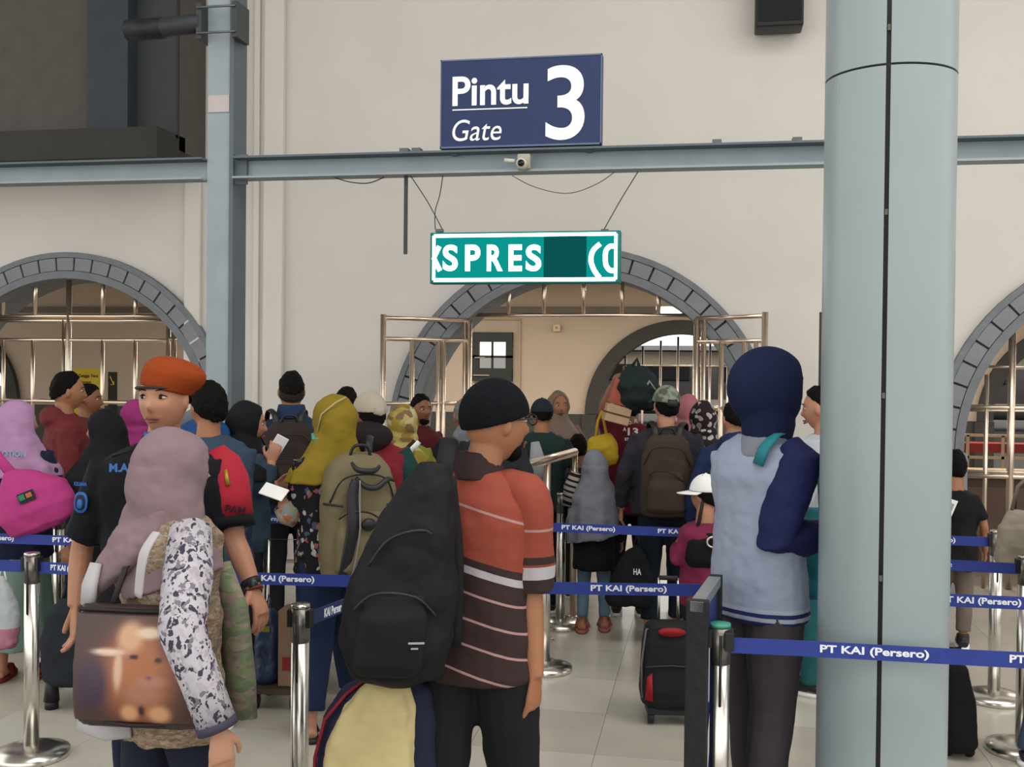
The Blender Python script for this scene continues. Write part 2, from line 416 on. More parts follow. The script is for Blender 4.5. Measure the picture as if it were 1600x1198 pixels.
# ------------------------------------------------------------------ steel column, dark bay, beam
YM = 7.05
def vert_box(name, px0, px1, py, y, dep, z0, z1, m, parent=None, **k):
    a = at_Y(px0, py, y).x; b = at_Y(px1, py, y).x
    return MB().box(((a + b) / 2, y + dep / 2, (z0 + z1) / 2), (b - a, dep, z1 - z0)).build(name, m, parent, smooth=False, **k)
a = at_Y(323, 300, YM).x; b = at_Y(368, 300, YM).x
col = thing('steel_column', 'grey painted steel column left of the gate sign carrying the beam', 'column', ((a + b) / 2, YM + .1, 0))
hw = (b - a) / 2
MB().box((-.022, -.09, 4), (2 * hw - .045, .012, 8)).build('flange', STEEL, col, smooth=False)
MB().box((-.022, .09, 4), (2 * hw - .045, .012, 8)).build('flange', STEEL, col, smooth=False)
MB().box((hw - .03, 0, 4), (.03, .22, 8)).build('web', STEELD, col, smooth=False)
MB().box((-.02, -.1, 3.66), (.16, .012, .12)).build('patch_plate', mat('b9b2b0', .6), col, smooth=False)
MB().box((0, 0, .02), (.4, .4, .04)).build('base_plate', STEELD, col, smooth=False)
def z_at(px, py, y): return at_Y(px, py, y).z
# beam, two pieces left and right of the column
zt, zb = z_at(700, 238, YM), z_at(700, 273, YM)
def beam(name, x0, x1, label, zt=zt, zb=zb):
    t = thing(name, label, 'beam', ((x0 + x1) / 2, YM, (zt + zb) / 2)); L_ = x1 - x0; h = zt - zb
    MB().box((0, .06, 0), (L_, .02, h)).build('web', STEEL, t, smooth=False)
    MB().box((0, .0, h / 2 - .006), (L_, .14, .014)).build('flange', STEELD, t, smooth=False)
    MB().box((0, .0, -h / 2 + .006), (L_, .14, .014)).build('flange', STEEL, t, smooth=False)
    return t
bm_ = beam('steel_beam', a + 2 * hw + .005, 4.4, 'long grey steel beam under the gate sign, right of the steel column')
for px in (633, 652, 1120, 1245):
    p = at_Y(px, 232, YM); MB().box((p.x - bm_.location.x, 0, (zt - zb) / 2 + .015), (.06, .08, .03)).build('bracket', STEELD, bm_, smooth=False)
beam('steel_beam', -5.5, a - .005, 'short grey steel beam left of the steel column', )
MB().box((hw + .03, -.07, (zt + zb) / 2), (.09, .02, zt - zb + .06)).build('splice_plate', STEELD, col, smooth=False)
# dark recessed bay with canopy on the far left
YD = 8.75
bx1 = at_Y(279, 100, YD).x; bz = z_at(150, 238, YD)
bay = thing('dark_hood', 'dark grey metal hood hanging over the top left corner of the hall', 'hood', (bx1, YD, bz))
MB().box((-3, .27, 2.2), (6, .5, 4.4)).build('panel', mat('55514c', .8), bay, smooth=False)
MB().box((-3, -.12, -.0), (6, .5, .26)).build('bottom_beam', mat('33332f', .7), bay, smooth=False)
xa = at_Y(146, 100, YD - .1).x - bx1; xb = at_Y(209, 100, YD - .1).x - bx1
MB().box(((xa + xb) / 2, -.1, 2.2), (xb - xa, .2, 4.2)).build('upright', mat('333a44', .6), bay, smooth=False)
MB().box((xb / 2, -.02, 2.2), (-xb, .04, 4.2)).build('side_panel', mat('3e4143', .7), bay, smooth=False)
# pipe with clamp
zp = z_at(290, 41, YM)
pp = thing('roof_pipe', 'dark horizontal pipe clamped to the top of the steel column', 'pipe', (a, YM - .05, zp))
MB().tube([(-.62, 0.05, -.01), (-.4, 0.05, -.005), (-.02, 0, 0)], .068, 14).build('pipe', mat('34373a', .5), pp)
MB().tube([(-.62, 0.05, -.01), (-.34, 0.05, -.005)], .076, 14).build('sleeve', mat('202327', .5), pp)
for x in (-.02, 2 * hw + .03): MB().box((x, .05, 0), (.04, .2, .25)).build('clamp_plate', mat('3d4043', .5), pp, smooth=False)
for z in (-.09, .09): MB().tube([(-.03, -.06, z), (2 * hw + .04, -.06, z)], .008, 6).build('bolt', mat('6a6e70', .4, .6), pp)

# ------------------------------------------------------------------ gate sign 'Pintu / Gate 3'
YS = YM - .02
A = at_Y(690, 235, YS); B = at_Y(942, 87, YS)
sw, sh = B.x - A.x, zt + .005
scx = (A.x + B.x) / 2; sz0 = zt + .012; sz1 = at_Y(815, 92, YS).z; shh = sz1 - sz0
t = thing('gate_sign', 'dark blue sign with white lettering Pintu Gate 3 standing on the beam', 'sign', (scx, YS, sz0))
MB().box((0, 0, shh / 2), (sw, .09, shh)).build('panel', mat('22325a', .5, 0, .04, 4, .02), t, smooth=False)
mb = MB(); mb.box((0, -.047, .006), (sw, .006, .012)).box((0, -.047, shh - .005), (sw, .006, .010)).box((sw / 2 - .004, -.047, shh / 2), (.008, .006, shh)).box((-sw / 2 + .004, -.047, shh / 2), (.008, .006, shh))
mb.build('trim', mat('5f6c86', .5), t, smooth=False)
LW = mat('f4f5f6', .6, 0, .01, 8, 0)
def sgn(px, py): p = at_Y(px, py, YS - .05); return (p.x - scx, -.049, p.z - sz0)
q = (1 / (F / at_d(800, 150, 1).y / YS)) if False else (sw / 252)
text('lettering', 'Pintu', 120 * q, 46 * q, LW, t, sgn(766, 141), bold=.02)
text('lettering', 'Gate', 78 * q, 33 * q, LW, t, sgn(745, 203), bold=.0, shear=.2)
text('lettering', '3', 60 * q, 114 * q, LW, t, sgn(883, 160), bold=.012)
MB().box(sgn(765, 170), (118 * q, .003, .008)).build('underline', LW, t, smooth=False)
for x in (-sw * .42, sw * .42): MB().box((x, .03, -.01), (.04, .05, .05)).build('foot_bracket', STEELD, t, smooth=False)

# LED display hung under the beam
YL = YM + .0
A = at_Y(669, 443, YL); B = at_Y(967, 362, YL); lw = B.x - A.x; lh = at_Y(818, 362, YL).z - at_Y(818, 443, YL).z; lc = at_Y(818, 402, YL); q = lw / 298
t = thing('led_display', 'hanging turquoise LED display showing KSPRES between the beam and middle arch', 'display', lc)
MB().box((0, .05, 0), (lw, .1, lh)).build('case', mat('0e6a64', .5), t, bevel=.006)
def led(px, py, dy=-.006): p = at_Y(px, py, YL); return (p.x - lc.x, dy, p.z - lc.z)
mb = MB(); mb.box((0, 0, 0), (lw * .965, .01, lh * .86)); mb.build('screen', emit('0b8c86', .62), t, smooth=False)
MB().box((led(883, 402)[0], -.0065, 0), (66 * q, .002, H2 * .96 if 0 else lh * .8)).build('unlit_pixels', emit('0c5654', .5), t, smooth=False)
LE = emit('d9fffb', 2.6)
mb = MB(); W2, H2 = lw * .955, lh * .86
for c, z in (((0, -.007, H2 / 2), (W2, .006, .022)), ((0, -.007, -H2 / 2), (W2, .006, .024)), ((-W2 / 2, -.007, 0), (.02, .006, H2)), ((W2 / 2, -.007, 0), (.02, .006, H2))): mb.box(c, z)
mb.build('border_light', LE, t, smooth=False)
def px_path(pts, r=3.7): m_ = MB(); m_.ctube([led(x, y, -.008) for x, y in pts], r * q, 6, .35, up=(0, 0, 1)); return m_
mb = MB()
for body, x0, x1 in (('S', 692, 716), ('P', 727, 751), ('R', 761, 786), ('E', 795, 816), ('S', 822, 846)):
    text('lettering', body, (x1 - x0) * q, 41 * q, LE, t, led((x0 + x1) / 2, 403, -.008), bold=.03)
px_path([(679, 401), (687, 385)]).build('lettering', LE, t); px_path([(678, 402), (681, 409), (688, 423)]).build('lettering', LE, t)
px_path([(938, 381), (928, 390), (924, 400), (924, 410), (929, 423), (937, 434)]).build('lettering', LE, t)
px_path([(961, 385), (953, 385), (947, 392), (946, 402), (947, 414), (953, 422), (961, 423)]).build('lettering', LE, t)
for px in (684, 944): p = led(px, 359, .05); MB().box(p, (.05, .04, .02)).build('hook', STEELD, t, smooth=False)
def wire(name, label, pts, r=.0035, m=None, y=YM, cat='wire'):
    y += .04 * ('short' in label)
    P = [at_Y(x, yy, y) for x, yy in pts]; o = P[0]; return tag(MB().ctube([p - o for p in P], r, 6).build(name, m or mat('3b3b3a', .6), loc=o), label, cat)
wire('hanging_wire', 'long slanting wire from the beam to the left end of the LED display', [(641, 274), (668, 315), (691, 358)])
wire('hanging_wire', 'short wire from the beam crossing the slanting one left of the display', [(692, 274), (687, 305), (680, 330), (680, 358)])
wire('hanging_wire', 'slanting wire from the beam to the right end of the LED display', [(997, 268), (970, 312), (944, 358)])
wire('loose_cable', 'thin cable sagging in a curve below the beam right of the camera', [(800, 274), (830, 290), (870, 301), (900, 300), (935, 286), (960, 269)], .0028)
wire('loose_cable', 'dark cable sagging from the beam left of the hanging rod', [(520, 276), (545, 284), (575, 286), (600, 277)], .004)
tag(MB().box((0, 0, 0), (.022, .022, at_Y(634, 275, YM).z - at_Y(634, 397, YM).z)).build('hanging_rod', mat('3a3b3c', .5), loc=at_Y(634, 336, YM), smooth=False), 'thin dark metal rod hanging from the beam left of the display', 'rod')
# CCTV camera on the beam
p = at_Y(818, 254, YM - .1)
t = thing('security_camera', 'small beige security camera mounted on the beam below the gate sign', 'camera', p)
MB().box((0, .03, .01), (.085, .06, .10)).build('mount', mat('a8a294', .6), t, bevel=.006)
MB().tube([(0, .02, -.01), (0, -.09, -.02)], .036, 14).build('housing', mat('b9b3a4', .5), t)
MB().tube([(0, -.085, -.02), (0, -.1, -.02)], .022, 14).build('lens', mat('15181b', .15), t)
MB().tube([(-.13, .0, .02), (-.06, .0, .01)], .014, 8).build('cable_gland', mat('c9c4b8', .5), t)
# loudspeaker at top right
p = at_Y(1217, 8, YW - .19)
t = thing('loudspeaker', 'black box loudspeaker on the white wall at the top right', 'speaker', p)
MB().box((0, 0, .02), (.385, .24, .46)).build('cabinet', BLACKP, t, bevel=.015)
MB().box((0, -.122, .03), (.35, .01, .40)).build('grille', mat('222426', .9, bump=.6, bs=120), t, smooth=False)
MB().box((0, -.13, -.13), (.045, .006, .045)).build('badge', mat('9b9b97', .5), t, smooth=False)
MB().box((0, .152, 0), (.1, .068, .1)).build('wall_bracket', STEELD, t, smooth=False)
# edge of second LED display behind the round column, dark post beside it
p = at_Y(1300, 402, YM + .0)
t = thing('led_display', 'second LED display mostly hidden behind the round column', 'display', p)
MB().box((.02, 0, 0), (.10, .3, .27)).build('case', emit('18b8a8', .9), t, smooth=False)
MB().tube([(.03, 0, .1), (.03, 0, zb - p.z)], .012, 6).build('hanger', STEELD, t)
p = at_Y(1284, 560, 8.9)
t = thing('dark_post', 'thin dark post against the white wall just left of the round column', 'post', (p.x, 8.9, 0))
MB().box((0, 0, 1.14), (.045, .045, 2.28)).build('shaft', mat('3a322c', .4, .5), t, smooth=False); MB().box((0, 0, .01), (.15, .15, .02)).build('foot', STEELD, t, smooth=False)

# ------------------------------------------------------------------ round clad column
s = 436; c = stand(1381, s)
RC = 97.5 / s
t = thing('round_column', 'big round column clad in grey green panels at the right', 'column', c)
COLM = mat('8a9799', .33, .0, .04, 2.2, .03, 10, .5, 'column_cladding')
yaw0 = math.atan2(-c.y, -c.x)
def shell(z0, z1, a0, a1, r, r2, n=24):
    rings = []
    for k in range(n + 1):
        a = a0 + (a1 - a0) * k / n; ca, sa = math.cos(a), math.sin(a)
        rings.append([(r * ca, r * sa, z0), (r * ca, r * sa, z1), (r2 * ca, r2 * sa, z1), (r2 * ca, r2 * sa, z0)])
    return MB().loft(rings)
seam = yaw0 - .03
zj = at_s(1390, 100, s + 28).z
for z0, z1 in ((0.0, zj - .004), (zj + .004, 8.2)):
    for a0, a1 in ((seam + .035, seam + PI - .03), (seam + PI + .03, seam + 2 * PI - .035)):
        shell(z0, z1, a0, a1, RC, RC - .012, 44).build('panel', COLM, t, smooth=False)
MB().tube([(0, 0, 0), (0, 0, 8.2)], RC - .014, 32).build('core', mat('3c3b39', .7), t)
ww = .006
for k in range(6):
    MB().box((math.cos(seam) * (RC - .006), math.sin(seam) * (RC - .006), 1.1 + k * .62), (.010, .010, .02), seam).build('rivet', mat('5a5550', .5), t, smooth=False)

# ------------------------------------------------------------------ chrome gates
def bars(name, label, y, segs, m=BRASSY, cat='gate'):
    """segs: (kind, px0, py0, px1, py1, radius) bars given where they stand in the plane y"""
    o = at_Y(segs[0][1], segs[0][2], y); t = thing(name, label, cat, (o.x, y, 0))
    for k, x0, y0, x1, y1, r in segs:
        A_ = at_Y(x0, y0, y); B_ = at_Y(x1, y1, y)
        if k == 'v': B_.x = A_.x = (A_.x + B_.x) / 2
        if k == 'g': B_.x = A_.x = (A_.x + B_.x) / 2; B_.z = .0; 
        if k == 'h': B_.z = A_.z = (A_.z + B_.z) / 2
        base = Vector((o.x, y, 0))
        MB().tube([A_ - base, B_ - base], r, 10).build('rail' if k == 'h' else 'bar', m, t)
    return t
Y1 = YW + .12
segs = [('h', -60, 493, 270, 495, .022), ('h', -60, 500, 268, 502, .018), ('h', -60, 531, 262, 531, .018), ('h', -60, 627, 330, 628, .020), ('h', 262, 530, 325, 530, .018)]
for px in (5, 55, 161, 212): segs.append(('v', px, [430, 420, 425, 460][[5, 55, 161, 212].index(px)], px, 493, .020))
segs += [('g', 107, 425, 107, 900, .026), ('g', 99, 500, 99, 900, .020), ('g', 262, 500, 262, 900, .022), ('g', 271, 495, 271, 900, .024), ('g', 317, 545, 317, 900, .018), ('g', -60, 470, -60, 900, .024)]
for px in (5, 51, 160, 211, -20): segs.append(('v', px, 531, px, 700, .019))
bars('metal_gate', 'closed gate of polished pipes filling the left arch', Y1, segs)
# middle arch: fixed lintel with short bars
segs = [('h', 733, 493, 1108, 492, .020)]
for px, py in ((795, 440), (850, 428), (912, 425), (972, 432), (1029, 448)): segs.append(('v', px, py, px, 493, .018))
segs += [('g', 1097, 484, 1097, 900, .022), ('g', 731, 484, 731, 900, .018)]
bars('overhead_gate', 'fixed pipe frame across the top of the middle arch', Y1, segs)
# the two open leaves swing towards the hall
def leaf(label, pa, pb, rows, cols, hinge):
    """pa / pb = (px, Y) of the two ends on the floor plan; bars between z values"""
    A_ = at_Y(pa[0], 600, pa[1]); B_ = at_Y(pb[0], 600, pb[1]); A_.z = B_.z = 0
    t = thing('gate_leaf', label, 'gate', A_); d = B_ - A_
    for z0, f0, f1, r in rows: MB().tube([d * f0 + Vector((0, 0, z0)), d * f1 + Vector((0, 0, z0))], r, 10).build('rail', BRASSY, t)
    for f, z0, z1, r in cols: MB().tube([d * f + Vector((0, 0, z0)), d * f + Vector((0, 0, z1))], r, 10).build('bar', BRASSY, t)
    return t
ZA = z_at(597, 494, 8.9)
leaf('open left gate leaf of polished pipes in front of the middle arch', (598, 8.75), (732, YW - .06),
     [(ZA - .02, 0, 1, .020), (ZA - .2, 0, 1, .020), (ZA - .76, 0, 1, .020), (.12, 0, 1, .02)],
     [(0, .04, ZA + .01, .026), (1, .04, ZA - .02, .026), (.33, .12, ZA - .2, .022), (.64, .12, ZA - .2, .020), (.70, .12, ZA - .2, .020), (.95, .12, ZA - .02, .016)], 1)
leaf('open right gate leaf of polished pipes in front of the middle arch', (1194, 8.75), (1088, YW - .06),
     [(ZA - .0, 0, 1, .020), (ZA - .2, 0, 1, .020), (ZA - .76, 0, 1, .020), (.12, 0, 1, .02)],
     [(0, .04, ZA + .03, .026), (1, .04, ZA, .026), (.28, .12, ZA - .2, .022), (.62, .12, ZA - .2, .022), (.12, .12, ZA - .2, .018), (.88, .12, ZA, .016)], 1)
# far arch bars
YF = YB + .1
segs = [('h', 940, 571, 1190, 571, .016), ('h', 950, 640, 1190, 640, .016)]
for px, py in ((976, 552), (1003, 541), (1031, 532), (1058, 526), (1083, 524), (1108, 526), (1136, 534), (1162, 548)): segs.append(('g', px, py, px, 800, .016))
bars('metal_gate', 'pipe gate in the far arch seen through the middle arch', YF, segs)
# right arch
segs = [('h', 1500, 637, 1700, 637, .022), ('h', 1500, 642, 1700, 642, .012), ('h', 1500, 745, 1700, 745, .024), ('h', 1500, 738, 1700, 738, .014), ('g', 1579, 500, 1579, 900, .03), ('g', 1541, 585, 1541, 700, .018), ('h', 1545, 573, 1640, 573, .012), ('g', 1612, 505, 1612, 900, .02)]
bars('metal_gate', 'pipe gate in the arch right of the round column', Y1, segs)
# red bench rail and counter behind it
p = at_Y(1560, 745, 10.6)
t = thing('wooden_counter', 'dark brown counter with pale top behind the gate at the right', 'counter', (p.x, 10.6, 0))
MB().box((.3, .0, .42), (2.2, .5, .84)).build('cabinet', mat('4a3a30', .6), t, smooth=False)
MB().box((.3, -.02, .86), (2.3, .6, .04)).build('worktop', mat('c9b28a', .4), t, smooth=False)
for k in range(5): MB().box((-.6 + k * .44, -.26, .45), (.38, .02, .6)).build('panel', mat('5a473a', .6), t, smooth=False)
p = at_Y(1560, 700, 12.4)
t = thing('red_bench', 'red seats with beige rails inside the right arch', 'bench', (p.x, 12.4, 0))
MB().box((0, 0, .98), (2.6, .3, .1)).build('seat', mat('8c2f2a', .6), t, smooth=False)
for z in (1.12, .88): MB().box((0, -.17, z), (2.6, .03, .03)).build('rail', mat('b39a80', .5), t, smooth=False)
for k in range(-3, 4): MB().box((k * .36, -.17, .56), (.03, .03, 1.12)).build('bar', mat('b39a80', .5), t, smooth=False)
# ------------------------------------------------------------------ people
LINF[0] = .64
def headpoint(d):
    dx, dy, dz = d
    x, y, z = .075 * dx, .096 * dy, .118 * dz
    if dz < 0:
        x *= 1 - .27 * dz * dz
        if dy > 0: y *= 1 - .06 * dz * dz
        else: y *= 1 - .30 * dz * dz
    if dy > 0:
        u, w_ = x, z; g = lambda a, b: math.exp(-(a / b) ** 2)
        y += .024 * g(u, .0115) * g(w_ + .030, .015) + .011 * g(u, .010) * g(w_ + .008, .022)
        y -= .011 * g(abs(u) - .032, .017) * g(w_ - .006, .012)
        y += .004 * g(w_ - .028, .010) * g(u, .05)
        y += .006 * g(u, .022) * g(w_ + .062, .008) - .003 * g(u, .024) * g(w_ + .0665, .003)
        y += .007 * g(u, .022) * g(w_ + .100, .016)
        y += .004 * g(abs(u) - .04, .018) * g(w_ + .025, .02)
    return (x, y, z)
def hand(mb, wrist, d, n, k=1.0, side=1, curl=.5, spread=.0):
    """wrist point, direction of the fingers, palm normal (fingers curl towards it)"""
    W = Vector(wrist); d = Vector(d).normalized(); n = Vector(n); n = (n - d * n.dot(d)).normalized(); c = d.cross(n) * side
    P = lambda a, b, e: W + (d * a + c * b + n * e) * k
    mb.tube([P(-.01, 0, 0), P(.02, 0, 0), P(.055, 0, .0), P(.085, .0, 0)], [.024 * k, .030 * k, .038 * k, .036 * k], 10, .42, up=c)
    for i, (b, L_) in enumerate(((.030, .066), (.0105, .076), (-.0095, .071), (-.029, .056))):
        a0 = .078; b2 = b * (1.15 + spread)
        p0 = P(a0 - .012, b, 0); t1 = curl * .5; t2 = curl * 1.2; t3 = curl * 1.9
        p1 = p0 + (d * math.cos(t1) + n * math.sin(t1) + c * (b2 - b) * 8) * L_ * .5 * k
        p2 = p1 + (d * math.cos(t2) + n * math.sin(t2)) * L_ * .32 * k
        p3 = p2 + (d * math.cos(t3) + n * math.sin(t3)) * L_ * .26 * k
        mb.tube([p0, p1, p2, p3], [.0088 * k, .0084 * k, .0078 * k, .0062 * k], 8)
    mb.tube([P(.012, .020, .003), P(.040, .048, .012), P(.066, .060, .022), P(.088, .058, .030)], [.013 * k, .011 * k, .0098 * k, .0075 * k], 8)

class Fig: pass
def person(px, s, H=1.68, face=0, head=(0, 0), label='', skin='a', wide=1.0, py=700, near=False,
           R=None, L=None, top=None, bottom=None, shoes=None, hair=None, hat=None, hijab=None, stance=.09,
           step=0, group=None, lean=(0, 0), hx=0, fingers=(None, None), details=False, beard=False, gaze=-.004, fine=None):
    g = Fig(); g.gaze = gaze; k = H / 1.68 if H > 1.45 else (H - .26) / 1.43; g.k = k; g.H = H; g.s = s
    face = face + 10.3 + math.degrees(math.atan((800 - px) / F))   # facing is given as seen from the camera
    root = thing('person', label, 'person', stand(px, s, py), math.radians(face), group); g.root = root
    g.rz = math.radians(face); Rz = Matrix.Rotation(g.rz, 4, 'Z'); Ri = Matrix.Rotation(-g.rz, 4, 'Z'); loc = root.location.copy()
    def L2(px_, py_, t=0): return Ri @ (at_d(px_, py_, F / s - t) - loc)
    g.L2 = L2; g.W = lambda p: loc + Rz @ Vector(p)
    lx, ly = lean
    hz = H - .125 if (hair is not None or hat) else H - .135
    S = [(sx * .170 * k * wide + lx, ly, 1.35 * k) for sx in (1, -1)]
    E = []; Wr = []
    for i, (spec, sx) in enumerate(((R, 1), (L, -1))):
        if spec is None: spec = 'down'
        if spec == 'down': e, w_ = (sx * .235 * k * wide, -.02, 1.10 * k), (sx * .255 * k * wide, .06, .865 * k)
        elif spec == 'bent': e, w_ = (sx * .235 * k * wide, .0, 1.10 * k), (sx * .14 * k, .22, 1.16 * k)
        elif spec == 'up': e, w_ = (sx * .24 * k * wide, .10, 1.14 * k), (sx * .10 * k, .27, 1.30 * k)
        elif spec == 'fwd': e, w_ = (sx * .22 * k * wide, .12, 1.14 * k), (sx * .17 * k, .36, 1.08 * k)
        else: e, w_ = L2(*spec[0]), L2(*spec[1])
        E.append(Vector(e)); Wr.append(Vector(w_))
    g.E, g.Wr, g.S = E, Wr, S
    hc = Vector((hx + lx * 1.1, .012 + ly * 1.3, hz)); g.hc = hc
    HM = Matrix.Translation(hc) @ Matrix.Rotation(math.radians(head[0]), 4, 'Z') @ Matrix.Rotation(math.radians(head[1]), 4, 'X') @ Matrix.Scale(min(1.08, max(.9, k)), 4); g.HM = HM
    v = (.0058 if near else .0105) if fine is None else fine
    # --- body: one continuous skin
    b = MB()
    b.ell((0, 0, 0), None, 56, 40, headpoint, HM)
    for sx in (1, -1): b.ell(None, (.009, .017, .030), 10, 8, None, HM @ Matrix.Translation((sx * .077, -.006, -.005)) @ Matrix.Rotation(sx * -.35, 4, 'Z'))
    nb = Vector((lx, ly - .015, 1.37 * k))
    b.tube([HM @ Vector((0, -.02, -.05)), (hc + nb) / 2 + Vector((0, -.012, .0)), nb], [.056, .056, .066], 14)
    b.hloft([(.86 * k, .13 * k * wide, .085, 0, 0), (1.05 * k, .115 * k * wide, .08, lx * .4, ly * .4), (1.25 * k, .14 * k * wide, .09, lx * .8, ly * .8), (1.33 * k, .125 * k * wide, .07, lx, ly), (1.40 * k, .07 * k, .055, lx, ly - .01)], 18)
    A = Vector
    for i, sx in enumerate((1, -1)):
        w0 = Wr[i]; e0 = E[i]; d = (w0 - e0).normalized(); m = e0 + (w0 - e0) * .3
        b.tube([A(S[i]) + A((-sx * .035, 0, -.03)), A(S[i]) * .55 + e0 * .45, e0, m, w0], [.040 * k, .042 * k, .037 * k, .038 * k, .0265 * k], 12)
        fd, fn = (fingers[i] or (None, None)); fd = A(fd) if fd else (d + A((0, .0, -.15))).normalized(); fn = A(fn) if fn else A((-sx, .25, 0))
        hand(b, w0, fd, fn, k * (1.1 if near else 1.0), 1 if i == 0 else -1, *((.55, 0) if not near else (.5, .25)))
        kz = .475 * k; st = step * sx
        hip = A((sx * .085 * k, 0, .84 * k)); kn = A((sx * .095 * k, st * .5 + (.02 if st else 0), kz)); an = A((sx * stance * k, st, .075))
        b.tube([hip, (hip + kn) / 2, kn, (kn * .6 + an * .4), an, an + A((0, .0, -.045))], [.078 * k, .07 * k, .05 * k, .05 * k, .034 * k, .036 * k], 12)
        b.tube([an + A((0, -.045, -.04)), an + A((0, .02, -.03)), an + A((0, .10, -.048)), an + A((sx * .005, .155, -.055))], [.030, .036, .036, .022], 10, .7, up=(1, 0, 0))
    body = b.build('body', SKIN[skin], root, vox=v, sm=2 if near else 1); g.body = body
    # --- clothes
    if top:
        c = MB(); hem = top.get('hem', .80) * k; lo = top.get('loose', 1.0); f = wide * lo
        rows = [(hem, .172 * k * f, .125 * lo, lx * .1, ly * .1), (hem + .02, .178 * k * f, .130 * lo, lx * .1, ly * .1), (1.0 * k if hem < .97 * k else hem + .05, .160 * k * f, .125 * lo, lx * .4, ly * .4), (1.14 * k, .158 * k * f, .118 * lo, lx * .6, ly * .6), (1.27 * k, .178 * k * f, .125 * lo, lx * .9, ly * .9), (1.325 * k, .175 * k * f, .112 * lo, lx, ly), (1.375 * k, .138 * k * f, .090 * lo, lx, ly), (1.42 * k, .074 * k, .072, lx, ly - .01)]
        c.hloft(rows, 24, .85, top.get('folds', .0), 7)
        for i, sx in enumerate((1, -1)):
            s0 = A(S[i]) + A((-sx * .035, 0, -.005)); e0 = E[i]; w0 = Wr[i]; r0 = .066 * k * lo
            if top.get('sleeve', 'long') == 'long':
                wz = e0 + (w0 - e0) * top.get('to', .93)
                c.tube([s0, s0 * .5 + e0 * .5 , e0, (e0 + wz) / 2, wz], [r0, r0 * .92, r0 * .82, r0 * .74, r0 * .62], 14)
            else:
                we = s0 + (e0 - s0) * top.get('to', .78)
                c.tube([s0, (s0 + we) / 2, we], [r0, r0 * 1.0, r0 * 1.0], 14)
        if top.get('collar'): c.hloft([(1.39 * k, .085, .085, lx, ly - .01), (1.445 * k, .070, .072, lx, ly - .004)], 20)
        if top.get('hood'):
            c.ell((lx, ly - .085, 1.40 * k), (.12, .075, .075), 16, 10)
        g.top = c.build('shirt' if top.get('name') is None else top['name'], top['m'], root, vox=.0075 if near else .0125, sm=4 if near else 2, disp=top.get('disp', .028), ds=top.get('ds', .085))
        if top.get('collar2'):
            MB().hloft([(1.395 * k, .086, .088, lx, ly - .012), (1.44 * k, .076, .080, lx, ly - .008), (1.475 * k, .068, .072, lx, ly - .004)], 22).build('collar', top['collar2'], root, vox=.006, sm=2)
    if bottom:
        c = MB(); kind = bottom.get('kind', 'trousers'); wd = bottom.get('w', 1.0)
        if kind == 'trousers':
            c.hloft([(.80 * k, .155 * k * wide, .11, 0, 0), (.90 * k, .165 * k * wide, .115, 0, 0), (1.0 * k, .148 * k * wide, .105, 0, 0)], 20, .85)
            for sx in (1, -1):
                st = step * sx; kn = A((sx * .097 * k, st * .5 + (.02 if st else 0), .475 * k)); an = A((sx * stance * k, st, bottom.get('to', .07)))
                c.tube([(sx * .085 * k, 0, .86 * k), (sx * .09 * k, st * .25, .68 * k), kn, kn * .5 + an * .5, an], [.085 * k * wd, .083 * k * wd, .068 * k * wd, .062 * k * wd, .058 * k * wd], 14)
            nm = 'trousers'
        else:
            z1 = bottom.get('to', .1)
            c.hloft([(1.0 * k, .15 * k * wide, .105, 0, 0), (.86 * k, .18 * k * wide * wd, .135, 0, 0), (.5 * k, .21 * k * wd, .17 * wd, 0, 0), (z1, .235 * k * wd, .20 * wd, 0, step * .2)], 32, 1, .06, 9); nm = 'skirt'
        c.build(nm, bottom['m'], root, vox=.008 if near else .0125, sm=3 if near else 2, disp=.014, ds=.15)
    if shoes:
        for sx in (1, -1):
            an = A((sx * stance * k, step * sx, .075)); c = MB()
            if shoes.get('kind') == 'sandal':
                c.hloft([(0.002, .045, .132, an.x, an.y + .055, .8), (.022, .045, .132, an.x, an.y + .055, .8)], 18)
                c.tube([an + A((-.042, .085, -.055)), an + A((-.02, .095, -.014)), an + A((.02, .095, -.014)), an + A((.042, .085, -.055))], .008, 6, 2.4, up=(0, 0, 1))
                c.tube([an + A((-.042, .035, -.055)), an + A((-.025, .05, .0)), an + A((.025, .05, .0)), an + A((.042, .035, -.055))], .008, 6, 2.4, up=(0, 0, 1))
                c.build('sandal', shoes['m'], root)
            else:
                c.tube([an + A((0, -.055, -.032)), an + A((0, .0, -.02)), an + A((0, .06, -.028)), an + A((0, .13, -.04)), an + A((0, .175, -.048))], [.030, .042, .042, .040, .020], 12, .85, up=(1, 0, 0))
                c.tube([an + A((0, 0, -.03)), an + A((0, 0, .03))], [.042, .04], 12)
                sh = c.build('shoe', shoes['m'], root, vox=.008, sm=2)
                MB().hloft([(0.001, .043, .125, an.x, an.y + .06, .8), (.024, .045, .13, an.x, an.y + .06, .8)], 18).build('sole', shoes.get('sole', WHITE), sh)
    # --- head wear
    if hair is not None:
        hm = hair.get('m', HAIR); hf = hair.get('front', 50); hs = hair.get('side', 90); hb = hair.get('back', 122); th = hair.get('th', .020)
        def pm(t):
            f_ = math.sin(t); return math.radians(hs + ((hf - hs) * f_ if f_ > 0 else (hb - hs) * (-f_) ** .7))
        c = MB(); c.dome((.083 * hair.get('w', 1), .104, .128 * hair.get('h', 1)), pm, th, HM, nu=32, nv=12, off=(0, -.006, .004), fn=lambda d: .035 * math.sin(9 * d[0] + 5 * d[2]) * math.cos(8 * d[1]) + (.05 * max(0, d[1]) * max(0, d[2]) if hair.get('quiff') else 0))
        c.build('hair', hm, root, vox=.0055 if near else .008, sm=1, disp=.016, ds=.03)
